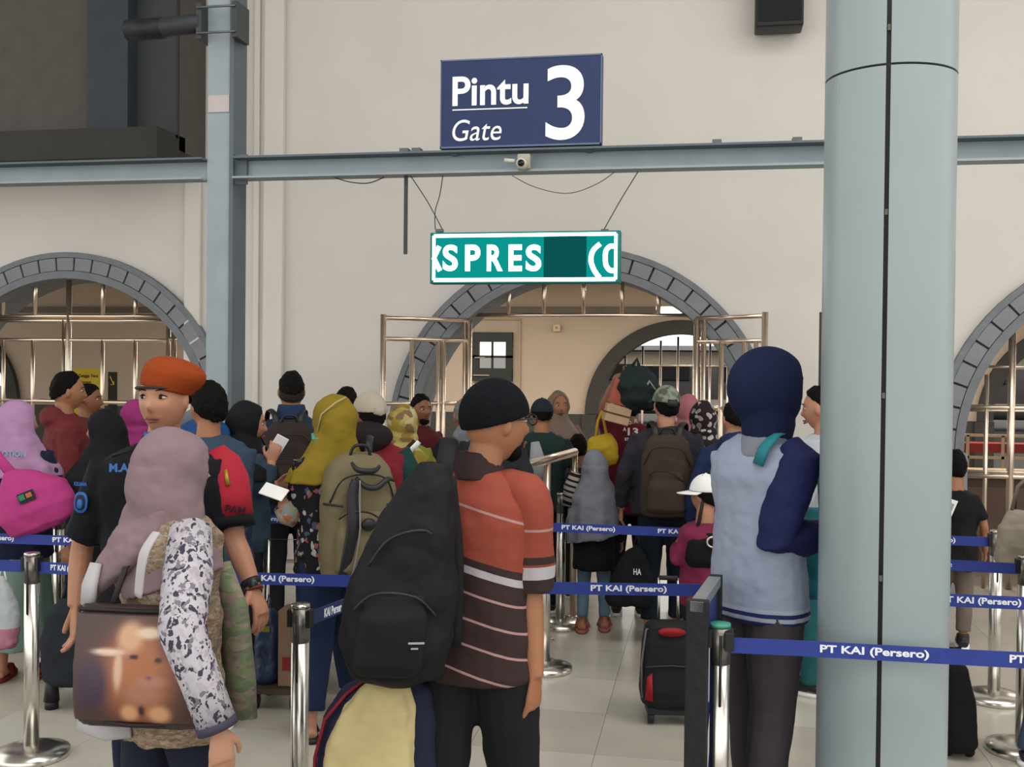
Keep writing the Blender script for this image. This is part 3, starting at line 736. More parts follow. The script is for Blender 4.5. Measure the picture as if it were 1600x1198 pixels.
    if hijab:
        m_ = hijab['m']; c = MB(); pf_ = hijab.get('puff', 1.0); op = math.radians(180 - hijab.get('open', 47))
        c.dome((.100 * pf_, .118 * pf_, .132 * (1 + (pf_ - 1) * .4)), lambda t: op if not hijab.get('closed') else math.radians(150), .022, HM @ Matrix.Rotation(math.radians(-6), 4, 'X'), 'Y', 32, 16, off=(0, -.014, .004))
        zc = hc.z - .118; lo = hijab.get('drop', 1.22) * k; bk = hijab.get('point', .0); fl = hijab.get('flare', 1.0); sd = hijab.get('side', 0); pf = hijab.get('puff', 1.0)
        pr = lambda f_: (lambda th: f_ * (-bk * max(0, -math.sin(th)) ** 2 - hijab.get('fp', 0) * max(0, math.sin(th)) ** 2 - sd * max(0, -math.cos(th)) ** 1.5))
        zz = min(1.415 * k, zc - .035)
        rows = [(zc + .045, .086 * pf, .092 * pf, hc.x, hc.y - .026), (zc + .0, .094 * pf, .098 * pf, hc.x, hc.y - .022), (zz, .125 * fl, .118 * fl, (hc.x + lx) / 2, ly - .012), (zz - .035, .178 * wide * fl, .142 * fl, lx, ly - .008), (zz - .085, .238 * k * wide * fl, .165 * fl, lx, ly, 1, pr(.1)), (zz - .15, .262 * k * wide * fl, .182 * fl, lx, ly, 1, pr(.4))]
        if hijab.get('veil'):
            rows = [(hc.z + .01, .092 * pf, .100 * pf, hc.x, hc.y - .03), (hc.z - .07, .100 * pf, .108 * pf, hc.x, hc.y - .032), (zc - .01, .112 * pf, .112 * pf, hc.x, hc.y - .03)] + rows[2:]
            rows[3] = (zz, .150 * fl, .130 * fl, (hc.x + lx) / 2, ly - .014); del rows[2]
        if lo < zz - .19: rows.append((lo, .268 * k * wide * fl, .190 * fl, lx, ly, 1, pr(1)))
        c.hloft(rows, 44, 1, .045, 9)
        c.tube([HM @ A((0, -.05, -.07)), A((hc.x, hc.y - .03, zc - .02))], [.088, .092], 14)
        g.hij = c.build('hijab', m_, root, vox=.0075 if near else .0105, sm=3, disp=hijab.get('disp', .022), ds=hijab.get('ds', .10))
    if hat: hat(g)
    if details:
        eye(g, near)
        for sx in (1, -1):
            MB().tube([HM @ A((sx * .016, .093, .027)), HM @ A((sx * .034, .091, .032)), HM @ A((sx * .052, .074, .026))], [.0028, .0036, .002], 6, .6).build('eyebrow', HAIR, root)
        lm = mat('9a5a4a', .5) if skin in 'ad' else mat('7a4a3c', .5)
        MB().tube([HM @ A((-.023, .083, -.067)), HM @ A((-.008, .0985, -.0615)), HM @ A((0, .0985, -.063)), HM @ A((.008, .0985, -.0615)), HM @ A((.023, .083, -.067))], [.002, .0048, .0045, .0048, .002], 8).build('lip', lm, root)
        MB().tube([HM @ A((-.020, .083, -.072)), HM @ A((0, .097, -.0745)), HM @ A((.020, .083, -.072))], [.002, .0056, .002], 8).build('lip', lm, root)
    if beard:
        c = MB(); c.ell(None, (.046, .026, .030), 16, 10, None, HM @ Matrix.Translation((0, .056, -.090))); c.build('beard', HAIR, root, vox=.008, sm=1, disp=.008, ds=.02)
    return g
EYEW = mat('d9d2ca', .25, 0, .02, 8, 0); IRIS = mat('1c120d', .15, 0, .02, 8, 0)
def eye(g, near):
    HM = g.HM
    for sx in (1, -1):
        e = MB(); e.ell(None, (.0145, .0105, .0058), 14, 10, None, HM @ Matrix.Translation((sx * .032, .0765, .006)) @ Matrix.Rotation(sx * -.2, 4, 'Z'))
        o = e.build('eye', EYEW, g.root)
        i = MB(); i.ell(None, (.0060, .0036, .0056), 12, 8, None, HM @ Matrix.Translation((sx * .032 + g.gaze, .0865 - .25 * abs(g.gaze + .004 * sx), .006))); i.build('iris', IRIS, o)
        if near: MB().tube([HM @ Vector((sx * .017, .079, .008)), HM @ Vector((sx * .032, .0885, .0145)), HM @ Vector((sx * .048, .074, .009))], [.0016, .0026, .0016], 6).build('eyelid', HAIR, g.root)

def cap_hat(m, brim_dir=0, panel=None, strap=False, name='cap', brim=True, low=86):
    def f(g):
        HM = g.HM; c = MB(); c.dome((.092, .112, .118), lambda t: math.radians(low), .012, HM, nu=30, nv=10, off=(0, -.004, .018))
        o = c.build(name, m, g.root, vox=.006, sm=2)
        if brim:
            M2 = HM @ Matrix.Rotation(math.radians(brim_dir), 4, 'Z'); rings = []
            for k in range(9):
                a = math.radians(20 + 140 * k / 8); ca, sa = math.cos(a), math.sin(a)
                p0 = Vector((.088 * ca, .100 * sa, .022)); p1 = Vector((.092 * ca, .105 * sa + .075 * sa ** .8, .010))
                rings.append([M2 @ p for p in (p0, p1, p1 + Vector((0, 0, .005)), p0 + Vector((0, 0, .006)))])
            MB().loft(rings).build('brim', panel or m, o)
        MB().ell(None, (.008, .008, .005), 8, 6, None, HM @ Matrix.Translation((0, -.004, .136))).build('button', panel or m, o)
        if strap: MB().tube([HM @ Vector((.035, -.105, .03)), HM @ Vector((0, -.117, .022)), HM @ Vector((-.035, -.105, .03))], [.022, .026, .022], 8, .3, up=(0, 0, 1)).build('back_panel', panel, o)
    return f

# ------------------------------------------------------------------ bags
def place_on(g, off, rz=0):
    return g.W(off), g.rz + rz
def backpack(g, label, m, w=.30, h=.44, d=.18, off=None, rz=0, dark=None, style=0, tilt=0, straps=True, world=None, near=False, rot=None):
    k = g.k if g else 1
    if world is not None: loc, r = world, rz
    else: loc, r = place_on(g, off or (0, -.20, .93 * k), rz)
    t = thing('backpack', label, 'backpack', loc, rot=rot or (tilt, 0, r)); dk = dark or BLACKP
    B = MB(); rows = [(0, .42, .42), (.03, .49, .50), (.3, .5, .5), (.7, .48, .46), (.88, .40, .38), (.97, .27, .25), (1, .12, .1)]
    B.hloft([(z * h, a * w, b * d, 0, .02 * z) for z, a, b in rows], 28, .62)
    B.build('bag', m, t, vox=.008 if near else .012, sm=2, disp=.015, ds=.09)
    P = MB(); P.hloft([(.05 * h, .30 * w, .16 * d, 0, -.40 * d), (.1 * h, .37 * w, .24 * d, 0, -.42 * d), (.36 * h, .36 * w, .24 * d, 0, -.42 * d), (.52 * h, .30 * w, .14 * d, 0, -.38 * d), (.56 * h, .2 * w, .05 * d, 0, -.34 * d)], 24, .6)
    P.build('front_pocket', m if style != 2 else dk, t, vox=.008, sm=2, disp=.008, ds=.08)
    # zips
    y1 = -.52 * d
    MB().ctube([(-.33 * w, y1 - .0, .50 * h), (-.2 * w, y1 - .12 * d, .555 * h), (.05 * w, y1 - .12 * d, .545 * h), (.3 * w, y1 - .03 * d, .44 * h)], .0045, 6).build('zip', dk, t)
    MB().ctube([(-.42 * w, -.30 * d, .62 * h), (-.28 * w, -.46 * d, .80 * h), (0, -.50 * d, .84 * h), (.28 * w, -.46 * d, .80 * h), (.42 * w, -.30 * d, .62 * h)], .0045, 6).build('zip', dk, t)
    MB().ctube([(-.05, -.02, .97 * h), (-.03, -.03, 1.05 * h), (.03, -.03, 1.05 * h), (.05, -.02, .97 * h)], .008, 6).build('handle', dk, t)
    if style == 1:   # khaki pack with black curved panels and grey piping
        MB().ctube([(-.12 * w, -.52 * d, .80 * h), (-.17 * w, -.56 * d, .68 * h), (-.17 * w, -.66 * d, .45 * h), (-.24 * w, -.62 * d, .18 * h), (-.30 * w, -.5 * d, .0)], [.02, .026, .03, .028, .02], 8, .35, up=(1, 0, 0)).build('black_panel', dk, t)
        MB().ctube([(-.08 * w, -.6 * d, .80 * h), (-.09 * w, -.66 * d, .6 * h), (-.10 * w, -.74 * d, .4 * h), (-.16 * w, -.72 * d, .15 * h), (-.20 * w, -.6 * d, .02 * h)], .004, 6).build('piping', mat('9b9a98', .5), t)
        MB().ctube([(-.12 * w, -.5 * d, .82 * h), (.0, -.55 * d, .75 * h), (.15 * w, -.55 * d, .74 * h), (.3 * w, -.48 * d, .80 * h), (.4 * w, -.35 * d, .78 * h)], [.008, .014, .014, .012, .008], 8, .6).build('black_panel', dk, t)
        MB().ctube([(-.16 * w, -.42 * d, .93 * h), (-.1 * w, -.56 * d, .88 * h), (.1 * w, -.56 * d, .87 * h), (.2 * w, -.42 * d, .90 * h)], [.008, .013, .013, .008], 8).build('grab_handle', dk, t)
        MB().ell((.02 * w, -.70 * d, .46 * h), (.035, .02, .03), 12, 8).build('zip_cover', dk, t)
        for x in (-.47, .47): MB().ctube([(x * w, -.1 * d, .60 * h), (x * .9 * w, -.45 * d, .61 * h), (x * .6 * w, -.55 * d, .60 * h)], .006, 6).build('compression_strap', dk, t)
    if straps:
        for sx in (1, -1):
            MB().ctube([(sx * .07, .45 * d, .90 * h), (sx * .085, .55 * d + .02, 1.02 * h + .02), (sx * .115, .5 * d + .12, 1.04 * h + .03), (sx * .125, .5 * d + .20, .92 * h), (sx * .13, .5 * d + .22, .62 * h), (sx * .15, .5 * d + .12, .3 * h), (sx * .12, .5 * d, .12 * h)], .020, 8, .35, up=(1, 0, 0)).build('strap', dk, t)
    return t
LINF[0] = 1.0
# ------------------------------------------------------------------ queue barrier posts and belts
def post(px, s, label, group=None, top=None):
    t = thing('barrier_post', label, 'barrier post', stand(px, s, 900))
    MB().hloft([(0, .165, .165, 0, 0), (.012, .168, .168, 0, 0), (.03, .165, .165, 0, 0), (.05, .10, .10, 0, 0), (.058, .04, .04, 0, 0)], 40).build('base', CHROME, t)
    MB().tube([(0, 0, .05), (0, 0, .80)], .033, 24).build('pole', CHROME, t)
    MB().tube([(0, 0, .80), (0, 0, .925)], .0345, 24).build('head', mat('77746f', .35, .9), t)
    MB().tube([(0, 0, .925), (0, 0, .936)], [.036, .034], 24).build('cap', top or CHROME, t)
    for a in (0, PI): MB().box((math.cos(a) * .036, math.sin(a) * .036, .885), (.014, .045, .062)).build('belt_slot', BLACKP, t, smooth=False)
    MB().tube([(0, -.034, .66), (0, -.0345, .90)], .005, 6).build('groove', BLACKP, t)
    return t
BELT = mat('2a3a86', .6, 0, .05, 14, .1, 60); BLET = mat('dfe3ea', .6, 0, .02, 9, 0)
def belt(label, pts, texts=(), body='PT KAI (Persero)', zc=.87, m=None, group=None):
    P = [stand(x, s, 850) + Vector((0, 0, zc + dz)) for x, s, dz in pts]; o = P[0]
    t = thing('barrier_belt', label, 'belt', o); h = .026
    rings = []
    for i, p in enumerate(P):
        q = p - o; d = (P[min(i + 1, len(P) - 1)] - P[max(i - 1, 0)]); d.z = 0; d.normalize(); n = Vector((d.y, -d.x, 0)) * .002
        rings.append([q + n - Vector((0, 0, h)), q + n + Vector((0, 0, h)), q - n + Vector((0, 0, h)), q - n - Vector((0, 0, h))])
    MB().loft(rings).build('webbing', m or BELT, t, smooth=False)
    for tx in texts:
        px, wpx = tx[0], tx[1]; bd = tx[2] if len(tx) > 2 else body
        # find the segment whose picture column holds px
        for i in range(len(P) - 1):
            if pts[i][0] <= px <= pts[i + 1][0] or i == len(P) - 2:
                a, b = P[i], P[i + 1]; r_ = ray(px, 850)
                # intersect the camera column with the segment on the floor plan
                dx, dy = b.x - a.x, b.y - a.y; den = r_.x * dy - r_.y * dx
                u = (r_.y * a.x - r_.x * a.y) / den if abs(den) > 1e-9 else .5
                u = (a.x * r_.y - a.y * r_.x) / den
                c = a + (b - a) * u; d = (b - a).normalized(); ang = math.atan2(d.y, d.x)
                ss = F / ((c - CP) @ (R @ Vector((0, 0, -1))))
                lo = c - o + Vector((math.sin(ang), -math.cos(ang), 0)) * .0035
                text('lettering', bd, wpx / ss, .034, BLET, t, lo, rot=(PI / 2, -math.asin(d.z), ang), bold=.03)
                break
    return t
post(50, 342, 'chrome barrier post with a wide base at the lower left')
post(92, 257, 'chrome barrier post behind the guard, left of the one at the trolley')
post(399, 257, 'chrome barrier post between the guard and the woman in the mustard hijab')
post(470, 430, 'near chrome barrier post cut by the bottom edge beside the navy trousers')
post(1127, 457, 'near chrome barrier post with green cap beside the edge-on notice board', top=mat('3f8a78', .4))
post(1556, 284, 'chrome barrier post right of the round column')
post(1602, 329, 'barrier post with dark base at the right edge')
post(852, 262, 'chrome barrier post hidden behind the man in the striped polo')
post(876, 224, 'chrome barrier post beside the girl in the grey hijab')
belt('blue belt reading PT KAI Persero running behind the striped polo', [(-60, 338, 0), (50, 342, 0), (300, 352, -.01), (600, 356, -.015), (850, 361, -.02), (1100, 366, -.01), (1300, 374, 0), (1480, 382, 0), (1640, 388, 0)], [(108, 62), (440, 105), (983, 118), (1290, 90), (1534, 118)])
belt('far blue belt level with the brown backpack of the man in the camouflage cap', [(92, 257, 0), (399, 257, 0), (848, 266, 0), (1100, 274, 0), (1300, 276, 0), (1556, 284, 0)], [(405, 62), (919, 84), (1070, 84), (1450, 80)])
belt('blue belt crossing below the pink bag at the left edge', [(-80, 292, 0), (50, 296, 0), (330, 302, 0)], [(-18, 88), (126, 92)])
belt('blue belt right of the round column between two others', [(1330, 318, 0), (1480, 323, 0), (1602, 329, 0)], [(1465, 98)])
belt('near blue belt wrapped across the front of the round column', [(1142, 462, 0), (1250, 466, .0), (1500, 478, .0), (1680, 486, 0)], [(1368, 163), (1660, 150)])
belt('dark slanting belt from the near middle post towards the black backpack', [(486, 424, 0), (560, 392, 0), (660, 350, 0)], [(520, 50, 'KAI Perser')], m=mat('28345a', .7))
p = stand(1143, 462, 900); tag(MB().box((0, 0, 0), (.03, .05, .065)).build('belt_clip', BLACKP, loc=(p.x - .005, p.y, .885), smooth=False, bevel=.004), 'black belt clip on the near post at the right', 'clip')

# edge-on notice board
a = stand(1088, 462, 1000); b = stand(1119, 408, 900); d = b - a; L_ = d.length; ang = math.atan2(d.y, d.x)
t = thing('notice_board', 'black framed notice board seen edge-on with blue poster and white arrow', 'sign board', a, ang)
FR = mat('1d1e20', .6, 0, .2, 20, .3, 40)
for x in (.02, L_ - .02): MB().box((x, 0, .52), (.04, .075 if x < .1 else .05, 1.0)).build('frame_post', FR, t, smooth=False, bevel=.004)
for z in (.10, 1.0): MB().box((L_ / 2, 0, z), (L_, .045, .035)).build('frame_rail', mat('8e9296', .4, .5) if z > .5 else FR, t, smooth=False)
MB().box((L_ / 2, 0, .55), (L_ - .06, .02, .88)).build('panel', mat('2c3b78', .4), t, smooth=False)
for i in range(4): MB().box((L_ * (.35 + .04 * i), -.012, .80 - .03 * i), (.012, .004, .20)).build('lettering', BLET, t, smooth=False)
MB().add([(L_ * .2, -.013, .34), (L_ * .62, -.013, .62), (L_ * .74, -.013, .56), (L_ * .62, -.013, .50), (L_ * .30, -.013, .22)], [(0, 1, 2, 3, 4)]).build('arrow', BLET, t, smooth=False)
for x in (.03, L_ - .03): MB().box((x, 0, .015), (.05, .34, .03)).build('foot', FR, t, smooth=False)

exec_people = True
LINF[0] = .64
# ------------------------------------------------------------------ foreground figures
NAVY = cloth('1d2740'); BLK = cloth('17181b'); DKBR = cloth('3b2c29')
# guard ---------------------------------------------------------------
def beret(g):
    HM = g.HM; M2 = HM @ Matrix.Rotation(.0, 4, 'X')
    c = MB(); c.hloft([(.030, .081, .101, 0, 0), (.045, .086, .106, -.002, 0), (.062, .095, .112, -.006, -.004), (.085, .101, .117, -.011, -.008), (.108, .098, .112, -.014, -.010), (.128, .080, .095, -.013, -.010), (.141, .05, .062, -.011, -.008), (.146, .02, .03, -.01, -.008)], 36)
    c.xf(M2 @ Matrix.Rotation(math.radians(-12), 4, 'Y') @ Matrix.Rotation(math.radians(4), 4, 'X'))
    o = c.build('beret', mat('aa4c24', .9, 0, .06, 20, .3, 50, .1), g.root, vox=.006, sm=3)
    rg = []
    for k in range(33):
        a = 2 * PI * k / 32; rg.append(M2 @ Vector((.083 * math.cos(a), .103 * math.sin(a) - .002, .034 + .004 * math.sin(a))))
    MB().tube(rg, .009, 6, .6).build('band', mat('3a3535', .7), o)
    MB().box((0, 0, 0), (.022, .008, .05)).build('badge', mat('77716a', .6), o, smooth=False)
    bd = bpy.data.objects['badge']; bd.location = M2 @ Vector((.042, .101, .068)); bd.rotation_euler = (0, 0, -.3)
g1 = person(256, 432, 1.80, 176, (-22, 2), 'security guard in black uniform and orange beret with a red armband', 'a', 1.16, near=True,
    R=((128, 858, -.02), (118, 948, .05)), L=((366, 842, 0), (396, 918, .06)), top=dict(m=mat('17191f', .85, 0, .1, 9, .3, 12, .2), hem=.84, sleeve='short', to=.86, loose=1.08, disp=.012),
    bottom=dict(m=NAVY), shoes=dict(m=BLACKP, sole=BLACKP), hair=dict(front=35, side=78, back=104, th=.008), hat=beret, details=True, gaze=.002, fingers=(((.0, .05, -1), (1, .2, 0)), ((-.30, .25, -.9), (.5, -.3, -.2))), fine=.0052)
PB = mat('3a74c8', .7)
p = g1.L2(193, 728, 0); 
def front_y(g, x, z): return .135
def on_chest(name, px, py, w, h, m, body=None, parent=None, dy=.148, bold=.03):
    q = g1.L2(px, py, .15); q.y = dy
    if body: return text(name, body, w, h, m, g1.root, q, rot=(PI / 2, 0, PI), bold=bold)
    return MB().box((0, 0, 0), (w, .006, h)).build(name, m, g1.root, loc=q, smooth=False)
on_chest('name_lettering', 193, 729, .085, .030, mat('4a86d8', .6), 'M.AR', dy=.158)
# collar with insignia
MB().hloft([(1.47, .104, .100, 0, -.01), (1.545, .076, .078, 0, -.004)], 22).build('collar', mat('15171c', .8), g1.root, vox=.006, sm=2)
on_chest('collar_badge', 229, 684, .028, .036, PB, dy=.088); on_chest('collar_badge_centre', 229, 684, .013, .018, mat('d8c040', .5), dy=.093)
# shoulder patch and tab, made to sit on the sleeve
sp = g1.S[0]; e = g1.E[0]; 
c0 = Vector(sp) * .66 + e * .34
def patch(name, c, n, w, h, m, parent=None):
    n = Vector(n).normalized(); mb = MB(); mb.hloft([(0, w / 2, h / 2, 0, 0), (.004, w / 2, h / 2, 0, 0)], 20, .8)
    o = mb.build(name, m, g1.root, loc=c); o.rotation_euler = n.to_track_quat('Z', 'Y').to_euler(); return o
nrm = Vector((.55, .83, .05))
patch('sleeve_patch', c0 + nrm.normalized() * .068 + Vector((0, 0, -.03)), nrm, .058, .075, PB)
patch('sleeve_patch_inner', c0 + nrm.normalized() * .071 + Vector((0, 0, -.03)), nrm, .042, .055, mat('1c2738', .7))
patch('sleeve_patch_emblem', c0 + nrm.normalized() * .0735 + Vector((0, 0, -.035)), nrm, .022, .034, PB)
text('sleeve_lettering', 'KSUANA', .055, .014, PB, g1.root, c0 + nrm.normalized() * .072 + Vector((0, 0, .035)), rot=(PI / 2, 0, PI - .58), bold=.03)
MB().tube([(.07, .05, 1.505), (.17, .04, 1.475)], .015, 8, .35).build('shoulder_strap', mat('15171c', .8), g1.root)
# red armband on the other sleeve
s1 = Vector(g1.S[1]); e1 = g1.E[1]; r_ = lambda f: s1 + (e1 - s1) * f
ab = MB().tube([r_(-.06) + Vector((.03, 0, .03)), r_(.04) + Vector((.012, 0, .01)), r_(.22), r_(.45), r_(.74)], [.035, .066, .079, .080, .079], 20).build('armband', mat('c4233a', .75), g1.root)
MB().tube([r_(.73), r_(.86)], [.083, .081], 20).build('armband_hem', BLK, g1.root)
text('armband_lettering', 'PAM', .07, .026, mat('3a1020', .7), g1.root, r_(.58) + Vector((-.02, .088, 0)), rot=(PI / 2, .15, PI), bold=.03)
MB().tube([r_(.16) + Vector((.0, .07, .02)), r_(.28) + Vector((-.005, .083, .0))], .009, 6).build('gold_cord', mat('c8a040', .4, .5), g1.root)
# watch
w0 = g1.Wr[1]; dv = (g1.Wr[1] - g1.E[1]).normalized()
wt = thing('wristwatch', 'dark wristwatch and thin brown band on the wrist of the guard', 'watch', g1.W(w0 - dv * .02), g1.rz); dl = dv
MB().tube([-dl * .012, dl * .012], .034, 16).build('strap', BLACKP, wt)
MB().ell((-.005, .033, 0), (.018, .007, .018), 14, 8).build('dial', mat('55585c', .3, .7), wt)
MB().tube([dl * .028 - dl * .004, dl * .028 + dl * .004], .034, 14).build('thin_band', mat('7a3a22', .6), wt)

# man in striped polo --------------------------------------------------
OR, BRN, WHT, PNK = 'a6503f', '40302f', 'c9c4c8', 'c59a98'
vec = (.28, .10, 1.0)
st = [(0, BRN)]
for z in (.865, .95, 1.03, 1.105): st += [(z, PNK), (z + .007, BRN)]
st += [(1.17, WHT), (1.188, BRN), (1.198, WHT), (1.203, BRN), (1.218, OR), (1.275, PNK), (1.281, OR), (1.36, PNK), (1.368, OR)]
POLO = ramp_mat(st, vec, .0, 2.0)
def skullcap(g):
    c = MB(); c.dome((.093, .112, .112), lambda t: math.radians(100 + 14 * max(0, -math.sin(t)) - 14 * max(0, math.sin(t))), .016, g.HM, nu=30, nv=12, off=(0, -.006, .022))
    c.build('knit_cap', mat('16191d', .95, 0, .1, 20, .6, 70, .1), g.root, vox=.006, sm=2)
g2 = person(748, 500, 1.755, -20, (-42, 0), 'man in black knit cap, glasses and an orange and brown striped polo walking away', 'b', .94, near=True, py=800, hx=.05,
    R=((828, 915, .02), (836, 1058, .07)), L=((652, 930, .05), (655, 1010, .02)),
    top=dict(m=POLO, hem=.80, sleeve='short', to=.80, loose=1.08, disp=.012, name='polo_shirt', collar2=mat('3a2829', .85)), bottom=dict(m=mat('14161b', .85, 0, .1, 8, .3, 10), w=1.15, to=.06), shoes=dict(m=BLACKP), hat=skullcap, beard=True, step=.14,
    details=True, fingers=(((-.1, .15, -1), (-1, .2, 0)), None), fine=.0056)
SLV = ramp_mat([(0, BRN), (1.152, WHT), (1.188, BRN), (1.193, 'a04a3c'), (1.198, BRN), (1.226, OR), (1.300, PNK), (1.306, OR)], (0, 0, 1), 0, 2)
s_, e_ = Vector(g2.S[0]), g2.E[0]
MB().ctube([s_ + Vector((-.10, 0, .028)), s_ + Vector((-.05, 0, .020)), s_ + Vector((-.005, 0, -.015)), s_ * .5 + e_ * .5, e_ * 1.03 - s_ * .03], [.045, .060, .073, .076, .075], 20).build('sleeve', SLV, g2.root, vox=.007, sm=4, disp=.014, ds=.1)
HM = g2.HM; gl = thing('eyeglasses', 'dark framed glasses worn by the man in the black knit cap', 'glasses', g2.W(HM @ Vector((0, .09, .008))), g2.rz + math.radians(-38))
for sx in (1, -1):
    rg = [(sx * .033 + .024 * math.cos(a), .018, .017 * math.sin(a)) for a in [2 * PI * q / 14 for q in range(15)]]
    MB().tube(rg, .0022, 6).build('rim', BLACKP, gl)
    MB().tube([(sx * .057, .016, .005), (sx * .082, -.02, .006), (sx * .084, -.085, .004)], .0026, 6).build('temple', BLACKP, gl)
MB().tube([(-.01, .018, .004), (.01, .018, .004)], .002, 6).build('bridge', BLACKP, gl)
# big black backpack on his left shoulder
BK = mat('121316', .7, 0, .1, 8, .3, 12, .25)
SB = 530; ob = at_d(630, 1062, F / SB); av = math.radians(10.3) + math.atan((800 - 630) / F)
bp = thing('backpack', 'large black backpack slung on the shoulder of the man in the striped polo', 'backpack', ob, av)
rows = []
for py_, xl, xr, dp_ in ((1064, 585, 650, .05), (1048, 548, 690, .10), (1000, 531, 706, .13), (930, 534, 712, .135), (870, 560, 713, .12), (810, 592, 712, .10), (760, 622, 706, .075), (722, 655, 700, .035)):
    rows.append(((1062 - py_) / SB, (xr - xl) / 2 / SB, dp_, ((xr + xl) / 2 - 630) / SB, -.02))
c = MB(); c.hloft(rows, 28, .8); c.build('bag', BK, bp, vox=.008, sm=3, disp=.03, ds=.10)
c = MB(); c.hloft([(.05, .08, .03, -.045, -.125), (.08, .10, .045, -.045, -.13), (.22, .10, .045, -.03, -.135), (.28, .08, .03, -.02, -.125)], 24, .7); c.build('front_pocket', BK, bp, vox=.008, sm=2, disp=.01, ds=.08)
MB().ctube([(-.14, -.14, .24), (-.08, -.165, .29), (.03, -.165, .28), (.09, -.14, .22)], .0045, 6).build('zip', BLACKP, bp)
MB().ctube([(-.10, -.12, .36), (-.04, -.14, .44), (.06, -.13, .46), (.11, -.10, .40)], .0045, 6).build('zip', BLACKP, bp)
MB().ctube([(.11, -.01, .60), (.125, .04, .665), (.135, .12, .70), (.13, .2, .68)], .028, 10, .3, up=(1, 0, 0)).build('strap', BK, bp)
MB().ctube([(.13, .0, .60), (.155, -.01, .35), (.15, -.01, .1)], .02, 8, .4, up=(1, 0, 0)).build('strap', BK, bp)
MB().box((.035, -.182, .155), (.045, .004, .005)).build('light_mark', mat('b9b9b9', .4), bp, smooth=False)
MB().box((.03, -.182, .14), (.02, .004, .004)).build('light_mark', mat('b9b9b9', .4), bp, smooth=False)
# navy duffel with red piping, yellow jacket over it, carried low in front of him
dp = at_d(590, 1198, F / 505); 
db = thing('duffel_bag', 'navy bag with red piping held low under the black backpack', 'bag', (dp.x, dp.y, at_d(590, 1230, F / 505).z), .2)
MB().hloft([(0, .17, .10, 0, 0), (.05, .19, .12, 0, 0), (.22, .18, .12, .01, 0), (.31, .14, .09, .03, 0), (.35, .06, .04, .04, 0)], 24, .75).build('bag', mat('1f2540', .85), db, vox=.008, sm=2, disp=.015, ds=.09)
MB().tube([(-.185, -.06, .02), (-.18, -.08, .12), (-.15, -.09, .24), (-.09, -.07, .31), (-.03, -.03, .345)], .006, 6).build('piping', mat('8e1f2c', .7), db)
MB().tube([(-.02, 0, .34), (-.0, .0, .42), (.06, 0, .42), (.08, 0, .34)], .01, 6).build('handle', mat('7c1f2c', .7), db)
yj = MB(); yj.hloft([(-.20, .155, .045, -.0, -.03), (-.05, .145, .05, .0, -.03), (.10, .135, .055, .01, -.025), (.22, .105, .06, .03, -.02), (.29, .06, .04, .05, 0), (.31, .02, .015, .05, 0)], 30, .8, .10, 7)
q = yj.build('folded_jacket', mat('dccb92', .85, 0, .06, 6, .3, 9), loc=(dp.x, dp.y - .10, at_d(590, 1230, F / 505).z + .06), vox=.007, sm=2, disp=.03, ds=.11); q.rotation_euler = (0, 0, .2)
tag(q, 'pale yellow jacket draped over the navy bag at the bottom edge', 'jacket')
MB().ell((0, 0, 0), (.02, .006, .028), 10, 8).build('blue_print', mat('9ac4c4', .7), q, loc=(.105, -.05, .13))

# woman in mauve hijab ---------------------------------------------------
LEO = print_mat(['cfc8d0', '8f8892', 'd8d2da', '4f4a5c', 'c4bcc6', '4a4658'], 60, (1, 1, .8), blob=('dcd6de', .55))
BLO = print_mat(['9c8870', 'ab9880', '8a7e68', 'b09888', 'a08e74', 'bcae98', '94705a'], 60, (1, 1, 2.6))
g3 = person(268, 490, 1.60, -66, (-10, 0), 'woman in mauve hijab and patterned blouse carrying an animal print tote', 'd', 1.0, near=True,
    R=((284, 985, .33), (342, 1142, .33)), L='down', top=dict(m=BLO, hem=.66, loose=1.15, disp=.03, folds=.03, name='blouse'), bottom=dict(m=mat('1b2136', .85), w=1.2), shoes=dict(m=BLACKP),
    hijab=dict(m=mat('9d858b', .85, 0, .06, 5, .2, 8, .15), drop=1.29, point=.22, side=.0, flare=.86, puff=1.14, veil=True, open=34), step=.12, fingers=(((.05, .1, -1), (-1, .1, 0)), None), fine=.0066)
e0, w0, s0 = g3.E[0], g3.Wr[0], Vector(g3.S[0])
MB().tube([s0 + Vector((-.02, 0, .0)), (s0 + e0) / 2, e0, (e0 + w0) / 2, w0 + (e0 - w0) * .06], [.066, .074, .068, .060, .056], 18).build('printed_sleeve', LEO, g3.root, disp=.012, ds=.06)
MB().tube([w0 + (e0 - w0) * .10, w0 + (e0 - w0) * .02], [.061, .060], 18).build('cuff', mat('4d4a5e', .8), g3.root)
# long tail of the scarf hanging at her left side
a_ = [g3.L2(x, y, t) for x, y, t in ((262, 745, -.02), (235, 800, .03), (200, 850, .07), (165, 893, .07), (142, 925, .06))]
MB().ctube(a_, [.12, .125, .105, .065, .03], 22, .5).build('scarf_tail', mat('9d858b', .85, 0, .06, 5, .2, 8, .15), g3.root, vox=.008, sm=3, disp=.03, ds=.09)
a_ = [g3.L2(x, y, t) for x, y, t in ((244, 832, .26), (224, 868, .29), (216, 930, .27))]
MB().ctube(a_, [.022, .026, .024], 14, .35).build('white_panel', mat('d8d4d6', .8), g3.root)
a_ = [g3.L2(x, y, t) for x, y, t in ((150, 880, .10), (140, 915, .12), (138, 944, .12))]
MB().tube(a_, [.03, .04, .04], 12, .5).build('white_cuff', mat('d4d0d4', .8), g3.root)
a_ = [g3.L2(x, y, t) for x, y, t in ((345, 880, -.1), (365, 950, -.1), (372, 1060, -.1), (380, 1120, -.1))]
